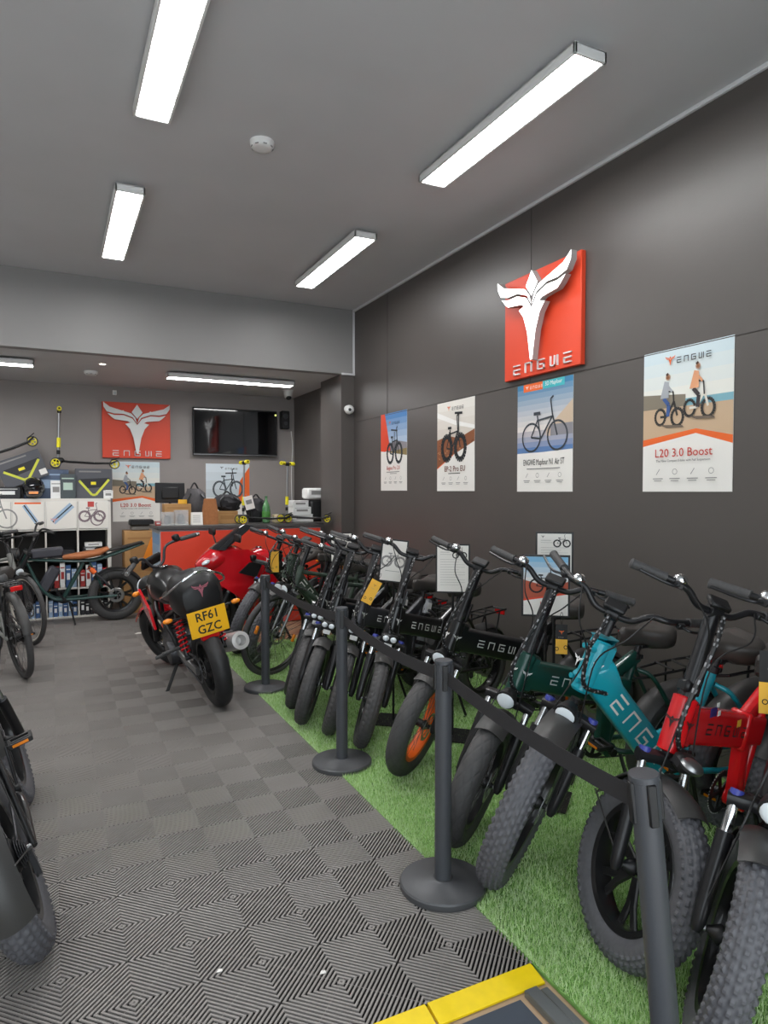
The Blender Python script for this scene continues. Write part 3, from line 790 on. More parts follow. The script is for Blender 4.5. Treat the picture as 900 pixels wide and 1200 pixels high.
    # lettering on both flanks of the beam, emblem on the head tube
    if txt:
        mb = MB(m_txt)
        if kind == 'fold': a, b, hh, hw_ = p0, p1, .036, .0325
        else: a, b, hh, hw_ = hm + V(-.1, 0, -.13), bb + V(.06, 0, 0), .06, .0355
        d = nrm(b - a); L = np.linalg.norm(b - a)
        s0, hx = (a + d * L * .3 if kind == 'fold' else a + d * L * .04), hh
        pt = 1.22 * (1.3 if kind == 'fold' else 1.25); asp = 1.2
        # left flank reads from head to tail
        n_ = V(0, 1, 0); v_ = np.cross(n_, d)
        word(mb, 'ENGWE', s0 - v_ * hh / 2 + n_ * hw_, d, v_, hx, m_txt, .16, pitch=pt, aspect=asp)
        e0 = s0 + d * hx * pt * 4.7
        n_ = V(0, -1, 0); v_ = np.cross(n_, -d)
        word(mb, 'ENGWE', e0 - v_ * hh / 2 + n_ * hw_, -d, v_, hx, m_txt, .16, pitch=pt, aspect=asp)
        mb.build('lettering', fr)
        mb = MB(m_txt); f_ = .0435
        fd = nrm(np.cross(V(0, 1, 0), u))
        sd_ = .055
        emblem(mb, hm + (V(0, 1, 0) * .0 + fd * 1) * (f_ + (.026 if kind == 'step' else .0)) + u * sd_ * .45, V(0, 1, 0), u, sd_, m_txt)
        emblem(mb, hm + V(0, f_ if kind != 'step' else .037, 0) + u * sd_ * .45, nrm(np.cross(u, V(0, 1, 0))), u, sd_, m_txt)
        mb.build('badge', fr)
    # ---- steered front end
    Sx = S
    mb = MB(m_satin if fork != 'silver' else m_steel); ly = max(.078, r * 1.35 + .02) if r > .04 else .055
    cr = at(zc)
    mb.sweep([cr + V(0, -ly - .02, -.012), cr + V(.004, -ly * .5, .0), cr + V(.004, ly * .5, .0), cr + V(0, ly + .02, -.012)], rrect(.045, .04, .012, 2))
    mb.tube([cr, at(h0)], .02, 12)
    ends = []
    for s_ in (-1, 1):
        ax = V(wb / 2, s_ * ly, R); topl = cr + V(.004, s_ * ly, -.01); ends.append((ax, topl))
        if fork == 'susp':
            k = ax + (topl - ax) * .74
            mb.tube([ax + (ax - topl) * .06, ax, ax + (topl - ax) * .12, k], [.012, .02, .023, .0245], 12)
        else: mb.tube([ax, ax * .4 + topl * .6, topl], [.009, .012, .014], 10)
    if fork == 'susp':
        arch = [ends[0][0] * .3 + ends[0][1] * .7 + V(.02, 0, 0), V(cr[0] + .05, -ly * .6, R + r + .26), V(cr[0] + .05, ly * .6, R + r + .26), ends[1][0] * .3 + ends[1][1] * .7 + V(.02, 0, 0)]
    fk = mb.build('fork', t, Sx)
    if fork == 'susp':
        for ax, tp in ends:
            MB(m_chrome).tube([ax + (tp - ax) * .7, tp + (tp - ax) * .03], .0155, 14).build('stanchion', fk, label='chrome stanchion tube')
            if cap: MB(m_cap).cyl(tp + (tp - ax) * .06, .02, .02, tp - ax).build('cap', fk, label='blue fork cap')
    if guard:
        o = cached(('gf', R, r, m_guard.name), 'mudguard', t, Sx @ TR(wb / 2, 0, R), lambda: guard_mesh(R, r, 74, 172, m_guard, (170,)))
        cached(('gr', R, r, m_guard.name, g_end), 'mudguard', t, TR(-wb / 2, 0, R), lambda: guard_mesh(R, r, 30, g_end, m_guard, (60, 160)))
    # headlight
    lp = cr + V(.09, 0, .05)
    if light == 'round':
        hl = MB(m_black).lathe([(.012, -.05), (.03, -.045), (.042, -.01), (.044, .012), (.04, .014)], lp, (1, 0, -.15), 22).tube([cr + V(.01, 0, 0), lp + V(-.04, 0, 0)], .009, 8).build('headlight', t, Sx)
        MB(m_lens).ell(lp + V(.012, 0, -.001), (.012, .04, .04)).build('lens', hl)
    elif light == 'silver':
        hl = MB(m_black).box(lp + V(-.01, 0, 0), (.07, .075, .055), bev=.015).tube([cr, lp], .009, 8).build('headlight', t, Sx)
        MB(m_steel).ell(lp + V(.02, 0, .012), (.04, .04, .022)).build('lens', hl, label='silver headlight shell')
    elif light == 'twin':
        hl = MB(m_black).box(lp, (.045, .105, .06), bev=.012).tube([cr, lp], .009, 8).build('headlight', t, Sx)
        mb = MB(m_lens)
        for q in (-.024, .024): mb.ell(lp + V(.022, q, .006), (.01, .02, .018))
        mb.box(lp + V(.01, 0, -.042), (.02, .05, .03), m=m_white)
        mb.build('lens', hl)
    # stem, handlebar
    hbx = at(zbar)
    if kind == 'fold':
        mb = MB(m_satin).tube([at(h1 - .01), at(h1 + .05), at(zbar - .01)], [.03, .0275, .0255], 16)
        mb.box(at(h1 + .035) + V(-.004, 0, 0), (.06, .062, .05), R=rotm((0, 1, 0), -D(20)), bev=.01).box(at(h1 + .06) + V(0, .036, 0), (.022, .014, .1), R=rotm((0, 1, 0), -D(20)), bev=.004)
        mb.cyl(hbx, .027, .05, (0, 1, 0), 16)
        mb.build('stem', t, Sx)
    else:
        MB(m_satin).tube([at(h1 - .01), at(h1 + .05), hbx + V(-.0, 0, -.02), hbx + V(.04, 0, 0)], [.02, .02, .019, .018], 14).cyl(hbx + V(.045, 0, 0), .025, .05, (0, 1, 0), 16).build('stem', t, Sx)
        hbx = hbx + V(.045, 0, 0)
    hw = .325 if bar != 'wide' else .34
    rise, swp = {'riser': (.04, .07), 'wide': (.03, .05), 'swept': (.05, .18), 'flat': (.0, .03)}[bar]
    half = [V(0, 0, 0), V(0, .07, .004), V(-.01, .13, rise), V(-.03, .2, rise + .006), V(-swp, hw, rise)]
    L_ = [hbx + q for q in half]; R_ = [hbx + q * V(1, -1, 1) for q in half]
    bz = bez(R_[::-1] + L_[1:], 48)
    hbar = MB(m_satin).tube(bz, .0125, 12).build('handlebar', t, Sx)
    for s_, E_ in ((1, L_), (-1, R_)):
        d = nrm(E_[-1] - E_[-2]); y_ax = d; x_ax = nrm(np.cross(V(0, 0, 1), y_ax) * 1); z_ax = np.cross(x_ax, y_ax)
        g0 = E_[-1] - d * .055
        Mg = m4(np.stack([nrm(np.cross(d, V(0, 0, 1))), nrm(np.cross(d, nrm(np.cross(d, V(0, 0, 1))))), d], 1), g0)
        cached('grip', 'grip', hbar, Mg, grip_mesh)
        fwd = V(1, 0, 0) - d * d[0]; fwd = nrm(fwd); dn = nrm(np.cross(fwd, d)) * s_
        Ml = m4(np.stack([fwd, d, np.cross(fwd, d)], 1), E_[-1] - d * .165 + fwd * .012 - V(0, 0, .004))
        cached('lever', 'brake_lever', hbar, Ml, lever_mesh)
    MB(m_black).box(hbx + V(.0, 0, .036), (.055, .085, .022), R=rotm((0, 1, 0), D(20)), bev=.006).box(hbx + V(.002, 0, .02), (.02, .02, .03)).build('display', hbar)
    if bell:
        bp = hbx + V(-.02, -.165, rise + .02); MB(m_chrome).ell(bp, (.026, .026, .02)).cyl(bp - V(0, 0, .014), .012, .02, m=m_black).build('bell', hbar, label='chrome bell')
    # cables
    if twist:
        cable(t, [hbx + V(.02, .05, .0), hbx + V(.1, .07, -.1), at(h1) + V(.11, .06, -.02), hm + V(.06, .05, -.05), hm + V(-.06, .04, -.11)], None)
    mb = MB(m_black)
    for q in (-1, 1): mb.tube(bez([hbx + V(.01, q * .14, rise + .01), hbx + V(.12, q * .09, -.02), hbx + V(.11, q * .02, -.16), cr + V(.05, q * .05, .04), ends[0 if q < 0 else 1][0] + V(.02, 0, .1)], 26), .003, 6)
    mb.build('brake_hose', t, Sx)
    # ---- seat
    sp = st + (st - bb) / np.linalg.norm(st - bb) * 1.0 * (zseat - .05 - st[2]) / ((st - bb) / np.linalg.norm(st - bb))[2]
    MB(m_satin).tube([st - nrm(st - bb) * .02, sp], .0155, 14).cyl(st, .027, .03, st - bb, 16).box(st + V(-.03, 0, -.01), (.03, .014, .02)).build('seat_post', t)
    sd = cached('saddle' + str(seat2), 'saddle', t, TR(sp[0] - .02, 0, zseat), lambda: saddle_mesh(.29, .23 if seat2 else .2, .09))
    MB(m_steel).tube([(-.06, .02, -.05), (.08, .015, -.045)], .004, 6).tube([(-.06, -.02, -.05), (.08, -.015, -.045)], .004, 6).box((0, 0, -.055), (.05, .05, .02), m=m_black).build('seat_clamp', sd)
    if seat_batt:
        d = nrm(st - bb); c0 = bb + d * .27 + V(-.055, 0, .02); Rb = rotm((0, 1, 0), math.atan2(d[0], d[2]))
        bt = MB(seat_batt).box(c0, (.07, .085, .36), R=Rb, bev=.015).build('battery', t)
        MB(m_black).box(c0 + d * .06, (.078, .093, .03), R=Rb).box(c0 - d * .14, (.078, .093, .03), R=Rb).build('strap', bt)
        MB(m_white).box(c0 + d * .12 + V(.037, 0, .0), (.002, .045, .07), R=Rb).box(c0 + d * .12 + V(0, .0435, 0), (.045, .002, .07), R=Rb).build('sticker', bt, label='white sticker')
    # ---- drive
    cs = MB(m_satin)
    cs.lathe([(.066, -.0015), (.088, -.0015), (.088, .0015), (.066, .0015)], bb + V(0, -.062, 0), (0, 1, 0), 44, close=True)
    for k in range(44):
        a = k * 2 * PI / 44; cs.box(bb + V(.09 * math.cos(a), -.062, .09 * math.sin(a)), (.006, .003, .006), R=rotm((0, 1, 0), -a), bev=.001, m=m_steel)
    for k in range(5):
        a = k * 2 * PI / 5; cs.sweep([bb + V(0, -.062, 0), bb + V(.074 * math.cos(a), -.062, .074 * math.sin(a))], rrect(.02, .005, .001, 1), (0, 1, 0))
    cs = cs.build('chainring', t)
    crank_side(cs, bb, -1, crank, .075); crank_side(cs, bb, 1, crank, .06)
    mb = MB(m_gun); pr = [(.004, 0), (0, .004), (-.004, 0), (0, -.004)]
    mb.tube([bb + V(0, -.062, .088), V(-wb / 2, -.058, R + .04)], .005, 6).tube([bb + V(0, -.062, -.088), V(-wb / 2 + .02, -.062, R - .1)], .005, 6)
    mb.build('chain', t)
    mb = MB(m_gun)
    for k in range(5): mb.cyl((-wb / 2, -.05 - k * .006, R), .055 - k * .007, .003, (0, 1, 0), 28)
    mb.box((-wb / 2 + .015, -.075, R - .06), (.03, .02, .1)).cyl((-wb / 2 + .02, -.068, R - .1), .022, .008, (0, 1, 0))
    mb.build('derailleur', t)
    # kickstand
    MB(m_satin).tube([bb + V(-.06, .04, -.02), (bb[0] - .12, .13, .02), (bb[0] - .1, .135, .012)], .009, 8).build('kickstand', t)
    if rack:
        mb = MB(m_satin); zr = R * 2 + .1
        for s_ in (-1, 1):
            mb.tube(bez([V(-.3, s_ * .05, zr - .02), V(-.5, s_ * .06, zr), V(-.78, s_ * .06, zr + .01)], 8), .007, 8); mb.tube([V(-.52, s_ * .06, zr), V(-wb / 2, s_ * yo, R + .03)], .006, 8); mb.tube([V(-.7, s_ * .06, zr), V(-wb / 2, s_ * yo, R + .03)], .006, 8)
        for q in (-.45, -.55, -.65, -.78): mb.tube([V(q, -.06, zr + .005), V(q, .06, zr + .005)], .006, 8)
        mb.tube([V(-.3, -.05, zr - .02), V(-.24, 0, zr - .04), V(-.3, .05, zr - .02)], .007, 8)
        rk = mb.build('luggage_rack', t)
        MB(m_redr).box((-.79, 0, zr - .02), (.012, .09, .04), bev=.005).build('rear_light', rk, label='red rear light')
    if amber:
        for k in range(2):
            a = D(20 + 180 * k); MB(m_amber).box((R * .62 * math.cos(a), 0, R * .62 * math.sin(a)), (.07, .02, .03), R=rotm((0, 1, 0), -a + PI / 2), bev=.006).build('spoke_reflector', t, Sx @ TR(wb / 2, 0, R), label='amber spoke reflector')
    return t, Mw, S, hbx
def swing_tag(label, at_w, R, m_hi, m_lo, w_=.07, h_=.17, name='swing_tag'):
    """card hung from a handlebar by a loop of string"""
    t = thing(name, label, 'tag', M=m4(R, at_w), group='swing tags on the bikes')
    mb = MB(m_hi, m_lo); mb.box((0, 0, -h_ / 4 - .004), (w_, .002, h_ / 2), bev=.0005); mb.box((0, 0, -h_ * .75 - .004), (w_, .002, h_ / 2), m=m_lo, bev=.0005)
    emblem(mb, (0, -.0012, -.03), (1, 0, 0), (0, 0, 1), .022, m_or2 if m_hi == m_ink else m_tan); word(mb, 'ENGWE', (-.014, -.0012, -.062), (1, 0, 0), (0, 0, 1), .004, m_grey)
    Sh = [(-.02, -h_ * .78), (.018, -h_ * .72)]
    for q in Sh: mb.lathe([(.006, 0), (.009, 0), (.009, .0004), (.006, .0004)], (q[0], -.0012, q[1] - .01), (0, -1, 0), 14, m_ink, close=True)
    mb.build('card', t)
    MB(m_black).tube(bez([(0, 0, -.008), (-.006, 0, .03), (0, 0, .05), (.006, 0, .03), (0, 0, -.008)], 16), .0012, 5).build('string', t)
    return t
face = lambda az: rotm((0, 0, 1), -D(az))          # a card whose front (-Y) is turned to somebody looking along azimuth az
# ---- the row on the grass, from the nearest to the furthest
ebike('black fat-tyre bike cut off by the right edge, nearest of the row', 2.24, 1.45, 196, -9, 20, m_f=m_blk, rim='mag', light='round')
rb = ebike('bright red folding fat-tyre bike with black lettering', 2.30, 1.78, 189, -7, 66, m_f=m_red, m_txt=m_ink, rim='mag', light='silver')
ebike('teal step-through bike with white lettering down its frame', 2.275, 2.115, 172, -11, 42, kind='step', R=.365, wb=1.18, m_f=m_teal, zbar=1.12, zseat=.92, light='round', bar='swept', rack=True, seat2=True)
ebike('dark green folding bike between the teal one and the black one', 2.25, 2.46, 175, -6.7, 43, m_f=m_green, tyre='diamond', light='round', cap=False)
ebike('black folding bike with orange front rim behind the middle barrier post', 2.37, 3.20, 174, -6, 44, m_f=m_blk, tyre='diamond', m_rim=mat('rim_orange', '#e8641c', .4), light='round', cap=False)
ebike('black bike with twin white headlights just right of the second barrier post', 2.27, 3.93, 199, -3, 46, m_f=m_blk, tyre='block', light='twin', seat_batt=m_blue, R=.285, r=.046)
ebike('black bike whose front tyre shows just left of the second barrier post', 2.17, 4.22, 200, -2, 46, m_f=m_gun, tyre='block', light='twin', seat_batt=m_greyl, R=.285, r=.046)
ebike('black bike with a white headlight block, right one of a tight pair', 2.09, 4.47, 199, -3, 42, m_f=m_blk, tyre='block', light='twin', seat_batt=m_greyl, R=.285, r=.046)
ebike('black bike with a white headlight block, left one of a tight pair', 2.14, 4.80, 198, -3, 44, m_f=m_blk, tyre='block', light='twin', R=.285, r=.046, m_txt=m_white)
ebike('slim-tyred bike leaning hard, between the paired bikes and the third post', 2.24, 5.08, 194, -9, 45, kind='diamond', R=.35, r=.026, wb=1.12, m_f=m_camo, tyre='smooth', light='round', fork='silver', bar='flat', zbar=1.08, txt=False)
ebike('city bike with big wheel and amber reflectors behind the third post', 2.22, 5.60, 191, -4, 14, kind='diamond', R=.36, r=.024, wb=1.12, m_f=m_camo, tyre='smooth', light='round', fork='silver', bar='flat', zbar=1.12, amber=True, txt=False)
ebike('knobby fat-tyre bike beyond the city bike, beside the motorcycle number plate', 2.28, 6.08, 189, -8, 45, kind='step', R=.35, wb=1.16, m_f=m_camo, zbar=1.1, zseat=.9, light='round')
ebike('furthest fat-tyre bike of the row, next to the red faired motorcycle', 2.26, 6.52, 188, -8, 45, kind='step', R=.35, wb=1.16, m_f=m_blk, zbar=1.1, zseat=.9, light='round', bar='flat')
rf = [q for q in rb[0].children if q.name.startswith('frame')][0]
mb = MB(mat('sticker_violet', '#3a2a6e', .4)); mb.box((.2, .0325, .775), (.045, .0012, .035), bev=.0003).box((.175, .0325, .797), (.018, .0012, .018), m=m_white, bev=.0003).box((.16, .0325, .763), (.02, .0012, .02), m=m_white, bev=.0003); mb.build('sticker', rf, label='violet and white sticker')
MB(m_tagy).box((-.0, .0325, .69), (.028, .0012, .028), bev=.0003).build('sticker', rf, label='yellow square sticker')
swing_tag('yellow swing tag hung on a black bike by the second post', (1.86, 3.86, .99), face(25) @ rotm((0, 1, 0), D(28)), m_tagy, m_tagy, .07, .16)
swing_tag('black and orange swing tag hanging in front of the dark green bike', (1.99, 2.28, .98), face(40), m_ink, m_tagy, .05, .13)
swing_tag('black and orange swing tag at the right edge of the photo', (2.02, 1.34, 1.06), face(52), m_ink, m_tagy, .075, .2)
swing_tag('small yellow swing tag near the red faired motorcycle', (1.93, 6.3, .98), face(12), m_tagy, m_tagy, .08, .2)
# ================================================================ BARRIER POSTS AND BELT
def barrier(label, x, y, tilt=None, h=.90):
    R = np.eye(3) if tilt is None else rotm(tilt[0], tilt[1])
    t = thing('barrier_post', label, 'barrier post', M=m4(R, (x, y, .0 if tilt is None else .012)), group='belt barrier posts along the grass')
    MB(m_base).lathe([(.0, 0), (.168, 0), (.17, .004), (.17, .022), (.165, .028), (.045, .034), (.04, .038), (0, .038)], n=48).build('base', t)
    MB(m_post).lathe([(.033, .034), (.033, h - .016), (.036, h - .014), (.036, h - .002), (.034, h), (.001, h + .001)], n=28).build('pole', t)
    mb = MB(m_black)
    for k in range(4):
        a = k * PI / 2 + D(-20); mb.box((.034 * math.cos(a), .034 * math.sin(a), h - .065), (.012, .022, .1), R=rotm((0, 0, 1), a), bev=.003)
    mb.build('belt_slot', t)
    return np.array((x, y, 0.)) + R @ np.array((0, 0, h - .065))
bp = [barrier('barrier post furthest along the grass, by the motorcycle', 1.50, 5.15),
      barrier('barrier post beside the pair of tyres, second from the back', 1.47, 3.52),
      barrier('barrier post with its round base half on the tiles, centre', 1.365, 2.24),
      barrier('leaning barrier post in front of the red bike, nearest the doorway', 1.32, 1.10, ((.443, .897, 0), -D(5.5)), h=.885)]
bl = ('black belt between the two furthest barrier posts', 'black belt in front of the paired black bikes, between middle posts', 'black belt in front of the green and teal bikes, to the nearest post')
for (a, b), lb, sag in zip(zip(bp[:-1], bp[1:]), bl, (.03, .03, .02)):
    d = nrm(b - a); pts = [a + d * .04 + (b - a - d * .08) * s_ - np.array([0, 0, sag * 4 * s_ * (1 - s_)]) for s_ in np.linspace(0, 1, 15)]
    t = MB(m_belt).sweep(pts, [(-.0012, -.026), (.0012, -.026), (.0012, .026), (-.0012, .026)]).build('barrier_belt', **P(lb, 'belt', 'barrier belts'))
# ================================================================ SPEC BOARDS ON STANDS
def spec_stand(label, x, y, az, zc, w_, h_, kind, tilt=0):
    R = face(az); t = thing('spec_stand', label, 'sign stand', M=m4(R, (x, y, .012)), group='specification boards on stands')
    MB(m_black).prism([(-.14, -.1), (.1, -.14), (.14, .1), (-.1, .14)], (0, 0, 0), (1, 0, 0), (0, 1, 0), .006).build('base', t)
    MB(m_black).tube([(0, 0, .004), (0, .012, zc)], .008, 8).build('post', t)
    MB(m_black).box((0, 0, zc), (w_ + .02, .008, h_ + .02), R=rotm((0, 1, 0), tilt)).build('board', t)
    Rt = rotm((0, 1, 0), tilt); u, v = Rt @ np.array([1., 0, 0]), Rt @ np.array([0, 0, 1.])
    s = Sheet(np.array([0, -.0045, zc]) - u * w_ / 2 + v * h_ / 2, u, v, .0008, m_paper, w_, h_)
    if kind == 'photo':
        s.bands(0, 0, 1, .45, '#7fb4d6', '#e6e6e4', 5, 'spec_sky'); s.poly([(0, .4), (.5, .5), (1, .42), (1, .75), (0, .75)], c('spec_rock', '#b0543c')); s.poly([(0, .75), (1, .62), (1, 1), (0, 1)], m_paper); s.line([(0, .75), (1, .62)], .008, m_orange)
        s.bike(.5, .5, .09, m_ink).text('LE20', .5, .83, .02, c('print_red', '#c0392b'))
    elif kind == 'big':
        s.bird(.3, .05, .02, m_grey).bike(.5, .52, .09, m_grey, 1, .2); s.rect(.2, .75, .6, .01, m_grey)
    else:
        s.bird(.16, .04, .02, m_ink).bike(.72, .21, .05, m_ink, 1, .2)
        for k in range(11): s.rect(.1, .3 + k * .055, .8 - .2 * (k % 3 == 1), .004, m_grey)
        s.rect(.1, .14, .3, .008, m_grey).rect(.1, .19, .36, .005, m_grey)
    s.done('sheet', t)
spec_stand('white specification sheet on a stand, left of the green bike', 2.26, 3.60, 35, 1.06, .195, .29, 'list')
spec_stand('white sheet with a bike drawing on a stand, behind a black stem', 2.05, 4.01, 30, 1.08, .16, .27, 'big', D(6))
spec_stand('colourful beach poster sheet on a stand between two bike rows', 2.2, 2.64, 40, 1.075, .215, .29, 'photo')
spec_stand('white specification sheet peeking over the colourful one', 2.45, 2.87, 40, 1.19, .18, .25, 'list')
spec_stand('pale leaflet board on a stand by the red counter front', 2.62, 6.28, 22, .98, .2, .28, 'list')
# ================================================================ MOTORCYCLES
V3 = lambda *q: np.array(q, float)
def loft(mb, secs, m=None, n=20, e=.8):
    """secs: (x, half width, z low, z high)"""
    se = lambda v: math.copysign(abs(v) ** e, v); rg = []
    for x, hw, z0, z1 in secs: rg.append([(x, hw * se(math.cos(t)), (z0 + z1) / 2 + (z1 - z0) / 2 * se(math.sin(t))) for t in np.arange(n) * 2 * PI / n])
    return mb.rings(rg, m)
def motorcycle(label, x, y, head, lean, steer, kind):
    R, r, wb = .305, .062, 1.32; u, ax0, at = geo(R, wb, 66, .03)
    Mw, S = pose(R, r, wb, u, ax0, x, y, head, lean, steer)
    t = thing('motorcycle', label, 'motorcycle', M=Mw)
    m_body = m_redm; V = V3
    wheel(t, S @ TR(wb / 2, 0, R), R, r, 'moto', 'mag', m_blk, hub=.035); wheel(t, TR(-wb / 2, 0, R), R, r, 'moto', 'mag', m_blk, hub=.05)
    mb = MB(m_satin)
    for s_ in (-1, 1):
        mb.tube(bez([at(.78) + V(-.03, s_ * .03, 0), V(.1, s_ * .14, .66), V(-.2, s_ * .13, .5), V(-.22, s_ * .1, .32)], 14), .018, 10)
        mb.tube(bez([V(-.1, s_ * .12, .62), V(-.4, s_ * .12, .72), V(-.68, s_ * .1, .82)], 8), .014, 8)
        mb.tube([at(.74) + V(-.03, s_ * .03, 0), V(.22, s_ * .1, .34), V(-.1, s_ * .12, .24)], .016, 8)
    mb.tube([at(.68), at(.86)], .035, 14)
    mb.build('frame', t)
    mb = MB(m_gun); mb.box((.02, 0, .36), (.34, .28, .24), bev=.04); mb.lathe([(.0, -.17), (.09, -.165), (.1, -.14), (.1, .14), (.09, .165), (0, .17)], (-.08, 0, .33), (0, 1, 0), 28)
    for k in range(8): mb.box((.12 + k * .006, 0, .46 + k * .018), (.16, .19, .008), R=rotm((0, 1, 0), D(25)), bev=.002)
    mb.build('engine', t)
    mb = MB(m_steel)
    for s_ in (-1, 1): mb.sweep([V(-.2, s_ * .11, .36), V(-.45, s_ * .12, .34), V(-wb / 2 - .03, s_ * .11, R)], rrect(.03, .06, .01, 2))
    mb.build('swingarm', t)
    for s_ in (-1, 1):
        a, b = V(-.6, s_ * .14, .4), V(-.52, s_ * .13, .7); d = b - a
        sh = MB(m_satin).tube([a, a + d * .5], .016, 10).tube([a + d * .5, b], .011, 10).cyl(a, .02, .03, (0, 1, 0)).cyl(b, .02, .03, (0, 1, 0)).build('shock_absorber', t)
        e1 = nrm(np.cross(d, (0, 1, 0))); e2 = nrm(np.cross(d, e1))
        MB(m_red).tube([a + d * (.12 + .78 * i / 90) + .03 * (e1 * math.cos(i * 2 * PI / 12) + e2 * math.sin(i * 2 * PI / 12)) for i in range(91)], .006, 6).build('spring', sh, label='red coil spring')
    mb = MB(m_steel)
    for s_ in (-1, 1):
        f, c0 = V(wb / 2, s_ * .1, R), at(.84) + V(.04, s_ * .1, 0); mb.tube([f, f * .55 + c0 * .45], .028, 12, m_satin); mb.tube([f * .55 + c0 * .45, c0], .02, 12)
    mb.sweep([at(.82) + V(.03, -.12, 0), at(.82) + V(.03, .12, 0)], rrect(.07, .03, .008, 2), m=m_satin); mb.sweep([at(.68) + V(.06, -.12, 0), at(.68) + V(.06, .12, 0)], rrect(.07, .04, .008, 2), m=m_satin)
    mb.build('fork', t, S)
    o = cached('moto_guard', 'mudguard', t, S @ TR(wb / 2, 0, R), lambda: guard_mesh(R, r, 35, 165, m_redm, (100,)))
    # tank, seat, tail
    mb = MB(m_redm if kind == 'sport' else m_blk)
    loft(mb, [(.34, .06, .72, .84), (.3, .13, .68, .92), (.18, .16, .68, .97), (.02, .14, .68, .94), (-.12, .09, .7, .84), (-.16, .05, .72, .8)]); tk = mb.build('fuel_tank', t)
    MB(m_chrome).cyl((.16, 0, .972), .035, .012).build('filler_cap', tk)
    if kind == 'naked':
        emblem(MB(m_white), V(.1, .159, .88), V(-1, 0, 0), V(0, 0, 1), .12, m_white).build('decal', tk, label='white emblem')
    mb = MB(m_leather); loft(mb, [(-.06, .1, .76, .82), (-.14, .13, .74, .83), (-.34, .14, .76, .85), (-.56, .13, .82, .95), (-.66, .1, .86, .97), (-.7, .05, .9, .95)]); mb.build('seat', t)
    mb = MB(m_black if kind == 'naked' else m_redm)
    if kind == 'naked':
        loft(mb, [(-.42, .12, .72, .92), (-.5, .16, .68, 1.0), (-.64, .175, .68, 1.03), (-.76, .165, .68, 1.0), (-.82, .13, .72, .95), (-.835, .08, .75, .9)], e=.7)
        tl = mb.build('tail', t)
        emblem(MB(mat('tail_print', '#a8606c', .5)), V(-.838, 0, .94), V(0, -1, 0), V(0, 0, 1), .12, mat('tail_print', '#a8606c', .5), lift=.004).build('decal', tl, label='faded pink emblem')
        MB(m_chrome).tube(bez([V(-.45, .2, .84), V(-.7, .21, .9), V(-.86, .14, .98), V(-.88, 0, 1.03), V(-.86, -.14, .98), V(-.7, -.21, .9), V(-.45, -.2, .84)], 36), .008, 8).build('grab_rail', t, label='chrome grab rail')
        MB(m_redr).box((-.82, 0, .56), (.03, .14, .045), bev=.012).build('tail_light', t)
    else:
        loft(mb, [(-.4, .08, .78, .86), (-.56, .11, .8, .9), (-.74, .08, .9, .99), (-.84, .03, .96, 1.0)]); mb.build('tail', t)
    # plate
    if kind == 'naked':
        Rp = np.eye(3); nb = MB(m_plate).box((-.85, 0, .67), (.004, .27, .185), bev=.001).box((-.838, 0, .68), (.016, .1, .14), m=m_black)
        pl = nb.build('number_plate', t)
        mb = MB(m_ink)
        text(mb, 'RF61', V(-.852, 0, .687), V(0, -1, 0), V(0, 0, 1), .062, m_ink, .0004, 'CENTER', .95, .018); text(mb, 'GZC', V(-.852, 0, .599), V(0, -1, 0), V(0, 0, 1), .062, m_ink, .0004, 'CENTER', .95, .018)
        mb.build('lettering', pl)
    for s_ in (-1, 1):
        MB(m_black).tube([(-.74, s_ * .1, .72), (-.75, s_ * .22, .73)], .008, 8).build('indicator_stalk', t)
        i_ = MB(m_amber).ell((-.75, s_ * .245, .73), (.022, .035, .018)).build('indicator', t, label='amber indicator')
    # exhaust
    mb = MB(m_gun).tube(bez([V(.22, -.1, .42), V(.2, -.17, .26), V(-.1, -.19, .22), V(-.35, -.2, .34)], 18), .024, 12); ex = mb.build('exhaust', t)
    q = nrm(V(-.42, -.03, .1))
    MB(mat('silencer_bright', '#cfcdca', .25, .25)).lathe([(.03, 0), (.064, .03), (.07, .06), (.07, .36), (.066, .4), (.04, .404), (.036, .3), (.0, .3)], V(-.34, -.2, .34), q, 28).build('silencer', ex, label='bright steel silencer')
    # handlebar
    hbx = at(.96 if kind == 'naked' else .88); hw = .36 if kind == 'naked' else .32; rs = .13 if kind == 'naked' else .0
    half = [V(0, 0, 0), V(0, .06, .02), V(-.01, .12, rs * .9), V(-.05, .22, rs), V(-.13, hw, rs - .02)]
    L_ = [hbx + q for q in half]; R_ = [hbx + q * V(1, -1, 1) for q in half]
    hb = MB(m_gun).tube(bez(R_[::-1] + L_[1:], 40), .012, 10).tube([at(.84), hbx], .018, 10).build('handlebar', t, S)
    for E_ in (L_, R_):
        d = nrm(E_[-1] - E_[-2])
        MB(m_rubber).tube([E_[-1] - d * .13, E_[-1] + d * .004], .019, 14).build('grip', hb)
        MB(m_chrome).cyl(E_[-1] + d * .02, .018, .03, d).build('bar_end', hb, label='chrome bar end')
        fwd = nrm(V(1, 0, 0) - d * d[0]); MB(m_black).tube(bez([E_[-1] - d * .17, E_[-1] - d * .13 + fwd * .05, E_[-1] + fwd * .055], 10), .006, 8).box(E_[-1] - d * .16 + V(0, 0, .02), (.06, .05, .06), bev=.01).build('control_lever', hb)
    MB(m_black).box(hbx + V(.08, 0, .05), (.04, .2, .1), R=rotm((0, 1, 0), -D(35)), bev=.015).build('instrument_panel', hb)
